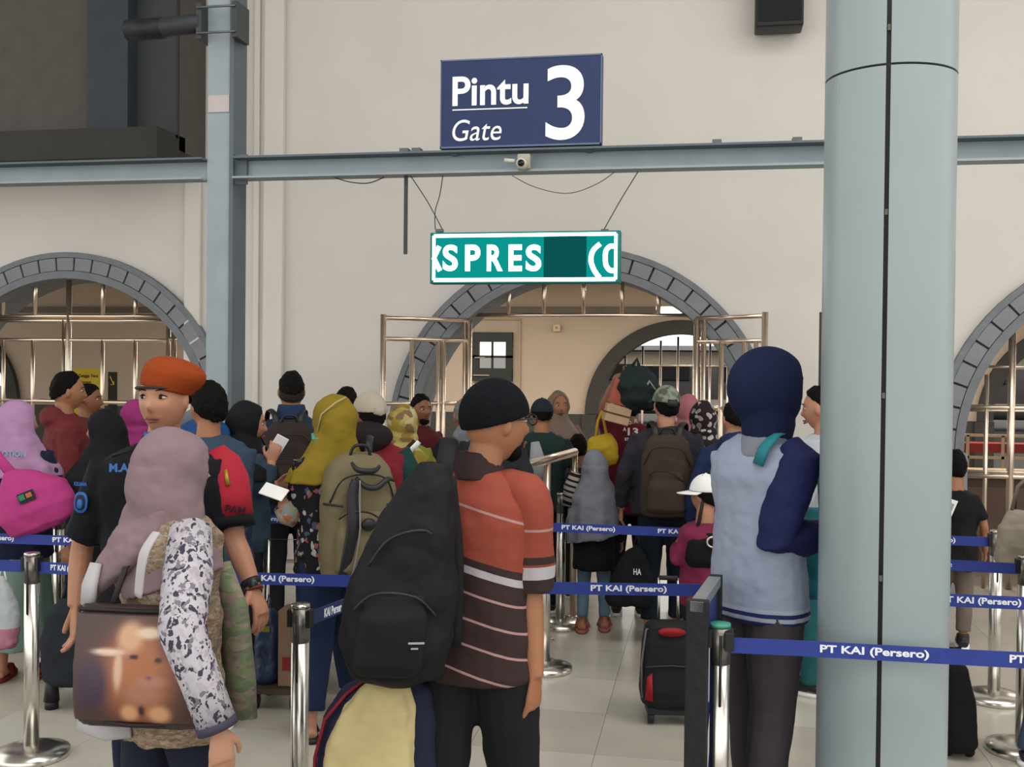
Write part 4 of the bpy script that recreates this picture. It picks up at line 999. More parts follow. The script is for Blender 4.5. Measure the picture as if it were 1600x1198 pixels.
MB().tube(a_, [.05, .07, .075, .06], 16, .6).build('blouse_tail', print_mat(['8a9a72', 'a8998a', '9a8a80', '7c8a6c'], 30, (1, 1, 2)), g3.root, disp=.03, ds=.08)
a_ = [g3.L2(x, y, t) for x, y, t in ((125, 1128, .1), (165, 1140, .12), (205, 1138, .12))]
MB().tube(a_, [.03, .035, .03], 14, .5, up=(0, 0, 1)).build('white_hem', mat('d4d0d4', .8), g3.root)
# tote with printed lion-coloured head
def tote():
    c = at_d(222, 1130, F / 522); W_, H_ = .40, .355
    t = thing('tote_bag', 'dark brown tote printed with a ginger animal face carried by the woman in mauve', 'bag', c, math.radians(4))
    T = MB(); T.hloft([(0, .90 * W_ / 2, .045, 0, 0), (.03, W_ / 2, .06, 0, 0), (.5 * H_, W_ / 2 * 1.02, .065, 0, 0), (.9 * H_, W_ / 2 * .96, .04, 0, 0), (H_, W_ / 2 * .93, .02, 0, 0)], 32, .45)
    T.build('bag', mat('3c2a26', .45, 0, .15, 8, .2, 12, .5), t, vox=.008, sm=2)
    nx, nz = 60, 52; vs = []; fs = []; cols = []
    def g(x, y, cx, cy, rx, ry): return math.exp(-(((x - cx) / rx) ** 2 + ((y - cy) / ry) ** 2) ** 1.8)
    base = Vector(lin('46302c')[:3])
    def paint(u, v):
        c_ = base.copy()
        def mix(hexv, f): nonlocal c_; f = max(0, min(1, f)); c_ = c_ * (1 - f) + Vector(lin(hexv)[:3]) * f
        mix('8a5238', 1.5 * g(u, v, .55, .45, .30, .42)); mix('a0643f', 1.3 * g(u, v, .55, .55, .20, .28)); mix('c49a78', 1.3 * g(u, v, .47, .80, .10, .13)); mix('d8c0a4', 1.2 * g(u, v, .62, .84, .10, .05))
        mix('d8b8a8', 1.3 * g(u, v, .30, .66, .13, .03)); mix('c8a488', 1.2 * g(u, v, .385, .5, .035, .18)); mix('a87460', 1.0 * g(u, v, .66, .40, .12, .06)); mix('9c6c58', 1.0 * g(u, v, .60, .28, .16, .10)); mix('c09068', 1.2 * g(u, v, .48, .10, .07, .08)); mix('c09068', 1.2 * g(u, v, .72, .10, .09, .08))
        mix('1f1614', 1.5 * g(u, v, .51, .625, .035, .022)); mix('1f1614', 1.5 * g(u, v, .71, .60, .03, .022)); mix('6a4a58', 1.0 * g(u, v, .64, .44, .03, .02)); mix('3a2a3e', 1.2 * g(u, v, .17, .35, .14, .24)); mix('6a3a2a', .8 * g(u, v, .80, .72, .1, .12)); mix('2c1e1c', 1.2 * g(u, v, .58, .13, .025, .05))
        return c_
    for j in range(nz + 1):
        for i in range(nx + 1):
            u, v = i / nx, j / nz; x = (u - .5) * W_ * .94; z = .02 + v * (H_ - .04); q_ = min(.999, abs(2 * x / (W_ * 1.02))) ** (1 / .45)
            dp_ = .050 + .02 * math.sin(PI * min(1, v / 1.0) ** .7) - .018 * v * v
            vs.append((x, -dp_ * (1 - q_ * q_) ** .225 - .005, z)); cols.append(paint(u, v))
    for j in range(nz):
        for i in range(nx): k = j * (nx + 1) + i; fs.append((k, k + 1, k + nx + 2, k + nx + 1))
    me = bpy.data.meshes.new('front_print'); me.from_pydata(vs, [], fs); at = me.color_attributes.new('print', 'FLOAT_COLOR', 'POINT')
    for i, c_ in enumerate(cols): at.data[i].color = (*c_, 1)
    m, N, L, b = newmat('tote_print'); b.inputs['Roughness'].default_value = .45
    va = N.new('ShaderNodeVertexColor'); va.layer_name = 'print'; L.new(va.outputs[0], b.inputs['Base Color']); me.materials.append(m)
    me.polygons.foreach_set('use_smooth', [True] * len(me.polygons))
    o = bpy.data.objects.new('front_print', me); COL.objects.link(o); o.parent = t; so = o.modifiers.new('t', 'SOLIDIFY'); so.thickness = .004
    for dx in (-.1, .1): MB().tube([(dx, .0, H_ - .02), (dx * .8, .05, H_ + .10), (dx * .5, .10, H_ + .16)], .010, 8, .5).build('handle', mat('2c201e', .5), t)
    for z in (.015, H_ - .01): MB().tube([(-W_ * .45, -.03, z), (0, -.062 if z < .1 else -.035, z), (W_ * .45, -.03, z)], .007, 6).build('edge_trim', mat('2a1c1c', .5), t)
tote()

# person in navy hood ---------------------------------------------------
GB = mat('8b95a8', .85, 0, .05, 6, .25, 9, .2); NV = mat('23285a', .8, 0, .06, 6, .25, 9, .2)
def knit_hood(g):
    c = MB(); c.dome((.118, .145, .150), lambda t: math.radians(138), .03, g.HM, 'Y', 30, 14, off=(0, -.012, .012), fn=lambda d: .04 * d[2])
    c.hloft([(g.hc.z - .20, .09, .095, g.hc.x, g.hc.y - .02), (g.hc.z - .12, .10, .11, g.hc.x, g.hc.y - .01), (g.hc.z - .05, .10, .10, g.hc.x, g.hc.y - .02)], 20)
    c.build('hood', mat('20284a', .9, 0, .08, 6, .3, 10, .15), g.root, vox=.0075, sm=4)
# jacket: blue grey back, navy sleeve, striped hem
m, N, L, b = newmat('two_tone_jacket'); b.inputs['Roughness'].default_value = .85; b.inputs['Specular IOR Level'].default_value = .2
co = coords(N, L); sx_ = N.new('ShaderNodeSeparateXYZ'); L.new(co, sx_.inputs[0])
rz_ = N.new('ShaderNodeValToRGB'); rz_.color_ramp.interpolation = 'CONSTANT'; e_ = rz_.color_ramp.elements; e_[0].color = lin('9aa2b0'); e_[1].position = .838 / 2; e_[1].color = lin('23285a')
for p_, c_ in ((.852, '9aa2b0'), (.872, '23285a'), (.886, '9aa2b0'), (.90, '8b95a8')): q_ = e_.new(p_ / 2); q_.color = lin(c_)
dv_ = N.new('ShaderNodeMath'); dv_.operation = 'DIVIDE'; dv_.inputs[1].default_value = 2; L.new(sx_.outputs[2], dv_.inputs[0]); L.new(dv_.outputs[0], rz_.inputs[0])
L.new(rz_.outputs[0], b.inputs['Base Color']); add_bump(N, L, b, co, 9, .3); JK = m
g4 = person(1188, 402, 1.84, -38, (-34, 0), 'person in navy hood and blue grey jacket with dark sleeves beside the round column', 'b', .96, near=True, hx=.035,
    R=((1212, 842, .16), (1290, 838, .05)), L=((1152, 880, -.16), (1190, 850, -.30)), top=dict(m=JK, hem=.77, loose=1.12, disp=.016, name='jacket', to=.9), bottom=dict(m=mat('4a4449', .85, 0, .08, 6, .3, 9), w=1.18, to=.05), shoes=dict(m=mat('4a5560', .6)), hat=knit_hood, step=-.12, stance=.1, fine=.0075)
s0, e0, w0 = Vector(g4.S[0]), g4.E[0], g4.Wr[0]
MB().tube([s0 + Vector((-.05, -.0, .03)), s0 + Vector((0.01, 0, -.01)), (s0 + e0) / 2, e0, (e0 + w0) / 2, w0 + (e0 - w0) * .1], [.06, .086, .088, .082, .072, .062], 18).build('dark_sleeve', NV, g4.root, vox=.0075, sm=3, disp=.02, ds=.1)
MB().hloft([(1.47, .105, .105, .03, -.015), (1.575, .09, .092, .035, -.008)], 20).build('collar', mat('9097a2', .85), g4.root, vox=.008, sm=2)
a_ = [g4.L2(x, y, t) for x, y, t in ((1232, 672, .04), (1210, 680, .125), (1194, 700, .155), (1184, 726, .15))]
MB().tube(a_, .026, 8, .35).build('teal_strap', mat('2a8a98', .7), g4.root)
wt = at_d(1268, 880, F / 385)
t = thing('teal_bag', 'teal bag half hidden behind the round column beside the hooded person', 'bag', (wt.x, wt.y + .05, .88), .2)
MB().hloft([(0, .07, .05, 0, 0), (.05, .09, .06, 0, 0), (.3, .085, .06, 0, 0), (.36, .05, .03, 0, 0)], 20, .7).build('bag', mat('1f7480', .8), t, vox=.01, sm=2, disp=.02, ds=.1)
MB().tube([(-.04, 0, .34), (-.03, .0, .5), (.03, 0, .5), (.04, 0, .34)], .008, 6).build('handle', mat('1a5a66', .8), t)
# ------------------------------------------------------------------ the crowd queueing at the gates
JEAN = cloth('6f8aa0'); DJEAN = cloth('2b3547'); GREYC = cloth('6a6a6c'); DG = cloth('2b2c30')
FLOR = print_mat(['1c1a20', '8c8a88', '1c1a20', 'a8665a', '1c1a20', 'c8c2bc', '1c1a20', '4a5c78'], 34, (1, 1, .8), blob=('1b1a20', .50))
# left group
a = person(28, 276, 1.60, -20, (-50, 0), 'girl in lilac hijab with a pink bag at the left edge', 'a', .98, top=dict(m=cloth('232c48'), hem=.74, loose=1.15), bottom=dict(kind='skirt', m=cloth('86a394'), w=.95, to=.20), shoes=dict(kind='sandal', m=cloth('8c3a34')),
           hijab=dict(m=cloth('c79bc4'), drop=1.34, open=44, veil=True), R='bent')
p = a.W((0, 0, 1.30)); t = text('scarf_lettering', 'MOTION', .16, .035, mat('a8c4d8', .7), a.root, (.02, -.155, 1.30), rot=(PI / 2, 0, 0), bold=.03)
pk = mat('cc4690', .8, 0, .05, 7, .3, 9, .2)
w_ = at_d(70, 828, F / 292)
t = thing('shoulder_bag', 'bright pink slouching bag with a small patch on the back of the girl in lilac', 'bag', w_, .55, rot=(0, math.radians(-22), .3))
MB().hloft([(0, .10, .06, 0, 0), (.03, .17, .10, 0, 0), (.12, .205, .12, .01, 0), (.22, .18, .10, .02, 0), (.31, .10, .06, -.02, 0), (.36, .035, .03, -.05, 0)], 28, .8).build('bag', pk, t, vox=.009, sm=3, disp=.02, ds=.1)
MB().tube([(-.04, 0, .33), (-.075, .02, .42), (-.10, .06, .50)], [.03, .028, .022], 10, .4).build('strap', pk, t)
MB().box((.02, -.118, .20), (.085, .006, .055)).build('patch', mat('2c3038', .7), t, smooth=False)
MB().box((-.002, -.123, .205), (.03, .006, .03)).build('patch_print', mat('3a9a70', .7), t, smooth=False); MB().box((.036, -.123, .205), (.03, .006, .025)).build('patch_print', mat('d87a4a', .7), t, smooth=False)
# white shopping bag
w_ = at_s(4, 1012, 296)
t = thing('shopping_bag', 'white plastic bag with pink floral base at the left edge', 'bag', w_, .1)
c = MB(); c.hloft([(0, .06, .05, 0, 0), (.03, .085, .06, 0, 0), (.18, .09, .065, 0, 0), (.32, .05, .04, 0, 0), (.38, .012, .012, 0, 0)], 24, .9, .05, 6); c.build('bag', ramp_mat([(0, 'c86a8a'), (.01, 'c8889a'), (.11, 'c9d0d2'), (.5, 'c9d0d2')], (0, 0, 1), 0, 1), t, vox=.008, sm=1, disp=.02, ds=.06)
MB().tube([(-.02, 0, .36), (0, 0, .44), (.02, 0, .36)], .006, 6).build('handle', WHITE, t)
w_ = at_s(110, 995, 300)
t = thing('dark_bag', 'dark round travel bag on the floor left of the guard', 'bag', (w_.x, w_.y, 0), .1)
MB().hloft([(.13, .08, .07, 0, 0), (.16, .14, .10, 0, 0), (.36, .15, .11, 0, 0), (.52, .11, .08, 0, 0), (.58, .05, .03, 0, 0)], 24, .8).build('bag', cloth('2b3038'), t, vox=.012, sm=2, disp=.02)
MB().tube([(-.04, 0, .56), (-.03, 0, .66), (.03, 0, .66), (.04, 0, .56)], .01, 6).build('handle', BLACKP, t)
for x in (-.1, .1): MB().tube([(x, 0, .04), (x, 0, .16)], [.04, .03], 10).build('foot', BLACKP, t)
for x in (-.1, .1): MB().tube([(x, 0, 0), (x, 0, .05)], [.035, .035], 10).build('wheel', BLACKP, t)

b = person(103, 238, 1.74, -82, (-6, 0), 'man with short black hair in brick red hooded jacket in profile', 'b', 1.0, top=dict(m=cloth('7c3234'), loose=1.1, hood=True), bottom=dict(m=DJEAN), shoes=dict(m=BLACKP), hair=dict(front=46, side=90, back=118, quiff=True), details=True, fine=.0085)
person(136, 205, 1.65, -110, (0, 0), 'brown faced man half hidden behind the man in brick red', 'c', top=dict(m=cloth('6a3a34')), bottom=dict(m=DG), shoes=dict(m=BLACKP), hair=dict(), details=True)
person(165, 276, 1.56, 60, (0, 0), 'woman in black hijab behind the left shoulder of the guard', 'b', top=dict(m=BLK), bottom=dict(kind='skirt', m=BLK, to=.08), shoes=dict(m=BLACKP), hijab=dict(m=cloth('1a1b20'), drop=1.16, flare=1.1, veil=True))
person(210, 226, 1.57, 10, (0, 0), 'woman in magenta hijab glimpsed beside the face of the guard', 'b', top=dict(m=cloth('8a3a64')), bottom=dict(kind='skirt', m=DG, to=.08), shoes=dict(m=BLACKP), hijab=dict(m=cloth('b23f86')))
e = person(325, 318, 1.72, 10, (20, 0), 'man with black hair and slate blue shirt right behind the guard', 'b', 1.1, top=dict(m=cloth('3d5266'), loose=1.12, sleeve='long'), bottom=dict(m=DG), shoes=dict(m=BLACKP), hair=dict(front=60, side=92, back=128, th=.026, w=1.06), R=((372, 815, 0), (365, 900, 0)), L=((290, 800, 0), (285, 880, 0)))
f = person(384, 280, 1.61, -75, (-8, -6), 'woman in black hijab looking at a phone in profile', 'a', .95, top=dict(m=cloth('3c5060'), loose=1.05), bottom=dict(m=DG), shoes=dict(m=BLACKP), hijab=dict(m=cloth('191a1e'), drop=1.28, open=50), details=True, R=((412, 762, .12), (424, 722, .10)), L='bent', fingers=(((-.1, .3, 1), (-1, .2, 0)), None), fine=.0075)
w_ = f.W((f.Wr[0].x - .03, f.Wr[0].y + .04, f.Wr[0].z + .08))
t = thing('phone', 'white phone held up by the woman in black hijab', 'phone', w_, .6, rot=(.3, .5, .5)); MB().box((0, 0, 0), (.072, .009, .14)).build('case', WHITE, t, smooth=False, bevel=.004); MB().box((0, .005, 0), (.062, .002, .12)).build('screen', mat('202428', .2), t, smooth=False)
bk = backpack(f, 'blue hiking backpack with grey lid and cover worn by the woman in black hijab', cloth('23466e'), .33, .54, .2, off=(-.04, -.20, .84), rz=.4)
MB().ell((0, -.02, .57), (.17, .12, .11), 22, 14).build('lid', mat('1f4f86', .8, 0, .06, 7, .3, 9, .2), bk, vox=.01, sm=2, disp=.025, ds=.08)
MB().tube([(-.17, .0, .52), (-.13, -.07, .64), (0, -.06, .69), (.12, .0, .66)], [.03, .05, .05, .03], 12, .5).build('lid_panel', cloth('83878a'), bk)
for x in (-.13,): MB().box((x, -.085, .27), (.06, .03, .46)).build('side_panel', cloth('77797a'), bk, bevel=.01)
h = person(455, 240, 1.755, 4, (0, 4), 'man with undercut black hair and a brown backpack seen from behind', 'b', 1.0, top=dict(m=cloth('2c3a55'), loose=1.08, collar=True), bottom=dict(m=DG), shoes=dict(m=BLACKP), hair=dict(front=55, side=74, back=96, h=1.04, th=.03), fine=.008)
c = MB(); c.dome((.080, .100, .116), lambda t: math.radians(108 + 14 * max(0, -math.sin(t)) - 55 * max(0, math.sin(t))), .008, h.HM, nu=28, nv=10, off=(0, -.005, .0)); c.build('cropped_hair', mat('2c221e', .8, 0, .1, 40, .4, 80), h.root, vox=.007)
MB().hloft([(1.46, .105, .105, 0, -.01), (1.55, .085, .09, 0, -.0)], 20).build('collar', cloth('2a3d60'), h.root, vox=.009, sm=1)
backpack(h, 'dark brown backpack worn by the man with undercut hair', cloth('3f3431'), .34, .52, .22, off=(-.03, -.24, .94))
# woman in mustard
j = person(522, 313, 1.66, 14, (22, 0), 'woman in mustard hijab and dark floral blouse holding a phone', 'a', 1.0, top=dict(m=FLOR, hem=.78, loose=1.12), bottom=dict(m=cloth('1e2c4c'), w=1.3, to=.14), shoes=dict(kind='sandal', m=BLACKP),
           hijab=dict(m=mat('98822a', .85, 0, .06, 6, .3, 9, .15), drop=1.33, flare=.92, veil=True, puff=1.04, ds=.12, disp=.035), L=((462, 812, .04), (440, 786, .08)), R='down', step=.16, stance=.15, fingers=(None, ((.9, .4, .25), (0, 0, -1))), fine=.008)
MB().tube([Vector(j.S[1]) * .1 + j.E[1] * .9, (j.E[1] + j.Wr[1]) / 2, j.Wr[1] * .92 + j.E[1] * .08], [.07, .07, .052], 14).build('pale_sleeve', print_mat(['b8ac94', 'a8a08c', '8c9a98', 'b87a58', 'c0b49c', '98947c'], 30), j.root)
w_ = j.W(j.Wr[1]); w_ = at_d(428, 768, F / 320)
t = thing('phone', 'white phone in the hand of the woman in mustard hijab', 'phone', w_, rot=(Matrix.Rotation(-.75, 3, 'X') @ Matrix.Rotation(-1.25, 3, 'Y')).to_euler()); MB().box((0, 0, 0), (.072, .009, .14)).build('case', WHITE, t, smooth=False, bevel=.004); MB().box((0, .005, 0), (.062, .002, .12)).build('screen', mat('202428', .2), t, smooth=False)
for pts in (((488, 660), (492, 645), (500, 636), (512, 628)), ((492, 676), (496, 655), (498, 645))): pass
HMj = j.HM
MB().tube([HMj @ Vector((-.105, -.01, -.045)), HMj @ Vector((-.112, -.05, .04)), HMj @ Vector((-.06, -.10, .10)), HMj @ Vector((0, -.10, .125))], .0035, 6).build('mask_loop', mat('d8cc9a', .7), j.root)
MB().tube([HMj @ Vector((-.10, .03, -.06)), HMj @ Vector((-.115, -.0, -.085)), HMj @ Vector((-.112, -.04, -.08))], [.012, .016, .012], 8, .4).build('face_mask', mat('62bfa8', .7), j.root)
backpack(j, 'khaki backpack with black curved panels on the woman in mustard hijab', mat('857a5c', .85, 0, .07, 7, .3, 12, .2), .37, .60, .25, off=(.06, -.25, .79), style=1, rz=-.04)
# beige cap man etc
BC = mat('c6bba8', .85, 0, .05, 8, .3, 14, .2)
k = person(577, 284, 1.66, 2, (30, 0), 'man in beige cap and red jacket with dark hood and green sleeve', 'b', 1.04, top=dict(m=cloth('8a2432'), loose=1.14, hem=.8), bottom=dict(m=cloth('20304e'), w=1.1), shoes=dict(kind='sandal', m=cloth('4a5a6a')), hair=dict(front=50, side=90, back=118, th=.014), hat=cap_hat(BC, 0, BC, True, 'cap', True, 92), R='bent', fine=.0085)
MB().ell(Vector((-.02, -.09, 1.42)), (.15, .075, .085), 18, 12).build('dark_hood', cloth('2a2022'), k.root, vox=.01, sm=1, disp=.02)
MB().tube([Vector(k.S[0]) + Vector((-.02, 0, .0)), (Vector(k.S[0]) + k.E[0]) / 2, k.E[0], k.E[0] * .4 + k.Wr[0] * .6], [.07, .082, .078, .06], 16).build('green_sleeve', cloth('1f4440'), k.root, disp=.01)
person(541, 226, 1.66, 0, (0, 0), 'dark haired person hidden behind the mustard hijab and beige cap', 'b', top=dict(m=DG), bottom=dict(m=DG), shoes=dict(m=BLACKP), hair=dict())
l = person(628, 248, 1.58, 20, (10, 6), 'woman in patterned yellow hijab and chartreuse top with a sash', 'b', 1.02, top=dict(m=cloth('8f9636'), loose=1.1), bottom=dict(kind='skirt', m=cloth('6a5a40'), to=.1), shoes=dict(m=BLACKP), hijab=dict(m=print_mat(['b09a40', 'c8b468', '9a7a34', 'b8a860', '8a7050', 'd0c490'], 20, (1, 1, 1.4)), drop=1.34, flare=.9))
MB().tube([l.L2(x, y, .19) for x, y in ((655, 690), (645, 700), (632, 716), (618, 738))], .018, 8, .5).build('white_sash', WHITE, l.root); MB().tube([l.L2(x, y, .185) for x, y in ((648, 688), (638, 698), (626, 712), (612, 732))], .014, 8, .5).build('brown_sash', cloth('4a2a20'), l.root)
person(656, 204, 1.60, -150, (0, 0), 'bearded man facing the hall behind the bars of the left gate leaf', 'c', top=dict(m=cloth('5c1f22')), bottom=dict(m=DG), shoes=dict(m=BLACKP), hair=dict(), details=True, beard=True)
m1 = person(726, 236, 1.60, 12, (12, 4), 'grey haired man in black jacket with pale grey hood', 'b', 1.0, top=dict(m=cloth('222327'), loose=1.12), bottom=dict(m=DG), shoes=dict(m=BLACKP), hair=dict(m=GREYHAIR, th=.016))
MB().ell(Vector((.04, -.09, 1.35)), (.14, .085, .10), 18, 12).build('grey_hood', cloth('8b9097'), m1.root, vox=.01, sm=1, disp=.03, ds=.07)
person(768, 262, 1.68, 0, (0, 0), 'black haired man hidden behind the man in the black knit cap', 'b', .95, top=dict(m=DG), bottom=dict(m=DG), shoes=dict(m=BLACKP), hair=dict(th=.022))
n1 = person(846, 212, 1.58, 0, (10, 0), 'man in dark cap and bottle green shirt right of the knit cap', 'b', 1.1, top=dict(m=cloth('243a38'), loose=1.1, sleeve='short'), bottom=dict(m=cloth('1e2430')), shoes=dict(m=BLACKP), hair=dict(front=50, side=88, back=112, th=.012), hat=cap_hat(cloth('24303a'), 0, BLACKP))
MB().tube([n1.L2(x, y, .14) for x, y in ((836, 690), (840, 720), (838, 755))], [.03, .06, .05], 12, .5).build('white_scarf', cloth('b4b6ba'), n1.root)
person(872, 184, 1.62, -165, (0, 0), 'woman in beige hijab facing the hall inside the middle arch', 'b', .95, top=dict(m=cloth('8a6a58')), bottom=dict(m=DG), shoes=dict(m=BLACKP), hijab=dict(m=cloth('8f7c6c'), open=52), details=True, R='fwd', L='fwd')
person(903, 199, 1.30, 10, (0, 0), 'small dark figure with hands raised between the beige hijab and the grey hijab', 'c', top=dict(m=DG), bottom=dict(m=DG), shoes=dict(m=BLACKP), hair=dict(), R='up', L='up')
# child in grey hijab
o_ = person(930, 228, 1.26, 0, (0, 0), 'girl in long pale grey hijab, black top and jeans', 'b', 1.06, top=dict(m=BLK, hem=.62, loose=1.12, to=.9), bottom=dict(m=JEAN, w=1.0, to=.10), shoes=dict(kind='sandal', m=cloth('b0706c')), hijab=dict(m=mat('8a8d98', .85, 0, .05, 6, .3, 9, .15), drop=1.0, point=.05, side=.10, flare=.98, veil=True, puff=.98, ds=.12, disp=.035), stance=.11, L='fwd', step=.03)
MB().tube([o_.L2(x, y, .02) for x, y in ((900, 738), (892, 760), (888, 790))], [.035, .05, .04], 12).build('striped_sleeve', ramp_mat([(0, '1c1c20')] + [(z / 100, 'a8a49c' if i % 2 else '1c1c20') for i, z in enumerate(range(78, 106, 2))], (.3, 0, 1), 0, 2), o_.root)
# porter with boxes
MAR = cloth('6e1f30')
q1 = person(985, 214, 1.66, 0, (0, 10), 'porter in maroon numbered shirt carrying boxes on the shoulder', 'c', 1.08, top=dict(m=MAR, loose=1.12, sleeve='short', hem=.76), bottom=dict(m=cloth('1e232e')), shoes=dict(m=BLACKP), hair=dict(), L=((942, 640, .05), (955, 605, .1)), R='up')
for body, px, py, w1, h1 in (('13', 989, 674, .075, .055), ('A', 976, 670, .022, .028), ('O', 984, 660, .026, .026), ('R', 994, 657, .024, .026), ('ST.PARI', 986, 686, .09, .02)):
    v_ = q1.L2(px, py, .165); v_.y = -.178; text('shirt_lettering', body, w1, h1, WHITE, q1.root, v_, bold=.03)
w_ = at_s(960, 660, 226)
t = thing('cardboard_box', 'red topped cardboard box balanced on the left shoulder of the porter', 'box', (w_.x, w_.y, w_.z), rot=(0, .25, .2))
MB().box((0, 0, .06), (.17, .16, .12)).build('box', cloth('c8a888'), t, smooth=False, bevel=.004); MB().box((.0, 0, .21), (.16, .15, .17)).build('red_box', cloth('b0604e'), t, smooth=False, bevel=.004)
for z in (.06,): MB().box((0, 0, z), (.174, .164, .012)).build('tape', cloth('6a4a3a'), t, smooth=False)
w_ = at_s(999, 640, 226)
t = thing('duffel_bag', 'bulging black duffel bag carried on top of the porter', 'bag', w_, .1)
MB().hloft([(0, .10, .10, 0, 0), (.06, .145, .14, .0, 0), (.16, .155, .15, -.01, 0), (.24, .12, .12, -.02, 0), (.30, .07, .06, -.03, 0)], 24, .9, .08, 5).build('bag', cloth('1f2c2c'), t, vox=.012, sm=2, disp=.05, ds=.08)
MB().tube([(.02, -.12, .12), (.06, -.15, .2), (.10, -.12, .14)], .01, 6).build('handle', cloth('a09a8c'), t); MB().tube([(-.06, 0, .29), (-.02, 0, .35), (.0, 0, .28)], .014, 6).build('handle', cloth('1f2c2c'), t)
w_ = at_s(948, 728, 224)
t = thing('yellow_bag', 'yellow cloth bag hanging from the shoulder of the porter', 'bag', w_, .1, rot=(0, -.25, .1))
MB().hloft([(0, .05, .03, .02, 0), (.04, .09, .05, .01, 0), (.14, .11, .06, 0, 0), (.20, .09, .04, .0, 0), (.22, .07, .02, .0, 0)], 20, .8).build('bag', mat('c8a51e', .75), t, vox=.009, sm=2, disp=.02, ds=.08)
for x in (-.03, .05): MB().tube([(x, 0, .21), (x * .5 + .03, .03, .32), (.06, .06, .38)], .010, 8, .5).build('handle', mat('c8a51e', .75), t)
# man in camouflage cap
CAMO = print_mat(['7b8272', '8d9483', '5f6658', '9aa08e'], 26)
r1 = person(1040, 237, 1.69, 0, (22, 4), 'man in camouflage cap and dark grey jacket seen from behind', 'a', 1.12, top=dict(m=cloth('34323a'), loose=1.12, hem=.84), bottom=dict(m=cloth('1d2836'), to=.16, w=1.05), shoes=dict(m=cloth('2a2a2c')), hair=dict(front=50, side=92, back=125, th=.016), hat=cap_hat(CAMO, 10, BLACKP, True), L='down', R='down', step=.05, fine=.0085)
backpack(r1, 'brown backpack worn by the man in the camouflage cap', cloth('4a3d34'), .34, .53, .22, off=(.01, -.24, .87))
person(1074, 203, 1.62, 0, (0, 0), 'woman in salmon pink hijab just right of the camouflage cap', 'b', top=dict(m=cloth('5a4048')), bottom=dict(m=DG), shoes=dict(m=BLACKP), hijab=dict(m=cloth('c27a82')))
BW = print_mat(['cfc4c4', 'a89a9c', '2a2024', 'c8bcbc'], 24, blob=('2a2024', .42))
person(1098, 226, 1.60, -4, (0, 0), 'woman in black and white patterned hijab right of the brown backpack', 'b', 1.0, top=dict(m=cloth('2c272c')), bottom=dict(kind='skirt', m=DG, to=.1), shoes=dict(m=BLACKP), hijab=dict(m=BW, drop=1.1, flare=1.0))
s1 = person(1148, 252, 1.62, 8, (20, 0), 'black haired person in navy jacket left of the hooded person', 'a', 1.05, top=dict(m=cloth('22345a'), loose=1.15, hood=True), bottom=dict(m=DG), shoes=dict(m=BLACKP), hair=dict(side=88, back=112), )
# child with white cap and mint sleeve
u1 = person(1104, 278, 1.22, 20, (30, 0), 'child in white cap and raspberry jacket with mint sleeve', 'a', 1.0, top=dict(m=cloth('8e2f52'), loose=1.25, hem=.72), bottom=dict(m=BLK), shoes=dict(m=BLACKP), hair=dict(th=.012), hat=cap_hat(WHITE, 50, WHITE), L='bent', R='bent')
MB().tube([u1.S[0], (Vector(u1.S[0]) + u1.E[0]) / 2, u1.E[0], u1.E[0] * .3 + u1.Wr[0] * .7], [.055, .068, .066, .05], 14).build('mint_sleeve', cloth('5cb094'), u1.root)
w_ = at_s(1104, 885, 282); 
t = thing('black_bag', 'black bag with a steel ring left of the hooded person', 'bag', (w_.x, w_.y, w_.z), .1)
MB().hloft([(0, .10, .06, 0, 0), (.04, .12, .08, 0, 0), (.14, .11, .07, 0, 0), (.19, .06, .04, 0, 0)], 20, .8).build('bag', BLK, t, vox=.01, sm=2, disp=.015)
rg = [(.02 + .028 * math.cos(q * PI / 6), -.085, .15 + .028 * math.sin(q * PI / 6)) for q in range(13)]; MB().tube(rg, .007, 6).build('ring', CHROME, t)
MB().tube([(-.06, 0, .17), (-.01, .06, .40), (.02, .12, .52), (.05, .08, .38), (.05, 0, .17)], .01, 6).build('strap', BLACKP, t)
# man in white shirt
v1 = person(1285, 280, 1.715, 62, (12, -4), 'man in white shirt in profile at the left edge of the round column', 'a', 1.02, top=dict(m=cloth('c3c8d2'), loose=1.12, hem=.78), bottom=dict(m=cloth('2a6c70')), shoes=dict(m=BLACKP), hair=dict(front=48, side=78, back=110, th=.014, quiff=True), details=True, R='bent', L='down', fine=.0085)
# right of the column
x1 = person(1492, 240, 1.31, 4, (14, 4), 'boy in black shirt and beige trousers right of the round column', 'b', 1.05, top=dict(m=BLK, loose=1.15, sleeve='short', hem=.72), bottom=dict(m=cloth('83766c'), w=1.1, to=.12), shoes=dict(m=BLACKP), hair=dict(th=.018))
w_ = at_s(1479, 795, 246); t = thing('paper_sheet', 'white sheet of paper held by the boy right of the column', 'paper', w_, rot=(.2, .3, .3)); MB().box((0, 0, 0), (.10, .004, .14)).build('sheet', WHITE, t, smooth=False); MB().box((0, -.003, .02), (.07, .002, .05)).build('printed_area', mat('b8bcc0', .7), t, smooth=False)
x2 = person(1678, 350, 1.66, -70, (0, 0), 'passer-by in denim leaving the frame at the right edge', 'b', 1.0, top=dict(m=cloth('b9b0a0'), loose=1.2), bottom=dict(m=cloth('4d5f78'), w=1.25), shoes=dict(m=BLACKP), hijab=dict(m=cloth('b9ae9e')), step=.12)
w_ = at_s(1588, 893, 318)
t = thing('canvas_bag', 'beige canvas bag carried at the right edge above the denim', 'bag', w_, .1)
MB().hloft([(0, .07, .05, 0, 0), (.04, .10, .07, 0, 0), (.22, .095, .07, .01, 0), (.30, .06, .04, .02, 0)], 22, .75).build('bag', cloth('b3a895'), t, vox=.01, sm=2, disp=.025, ds=.08)
MB().tube([(-.03, 0, .29), (.0, 0, .42), (.08, 0, .5)], .009, 6).build('handle', cloth('8a8070'), t)
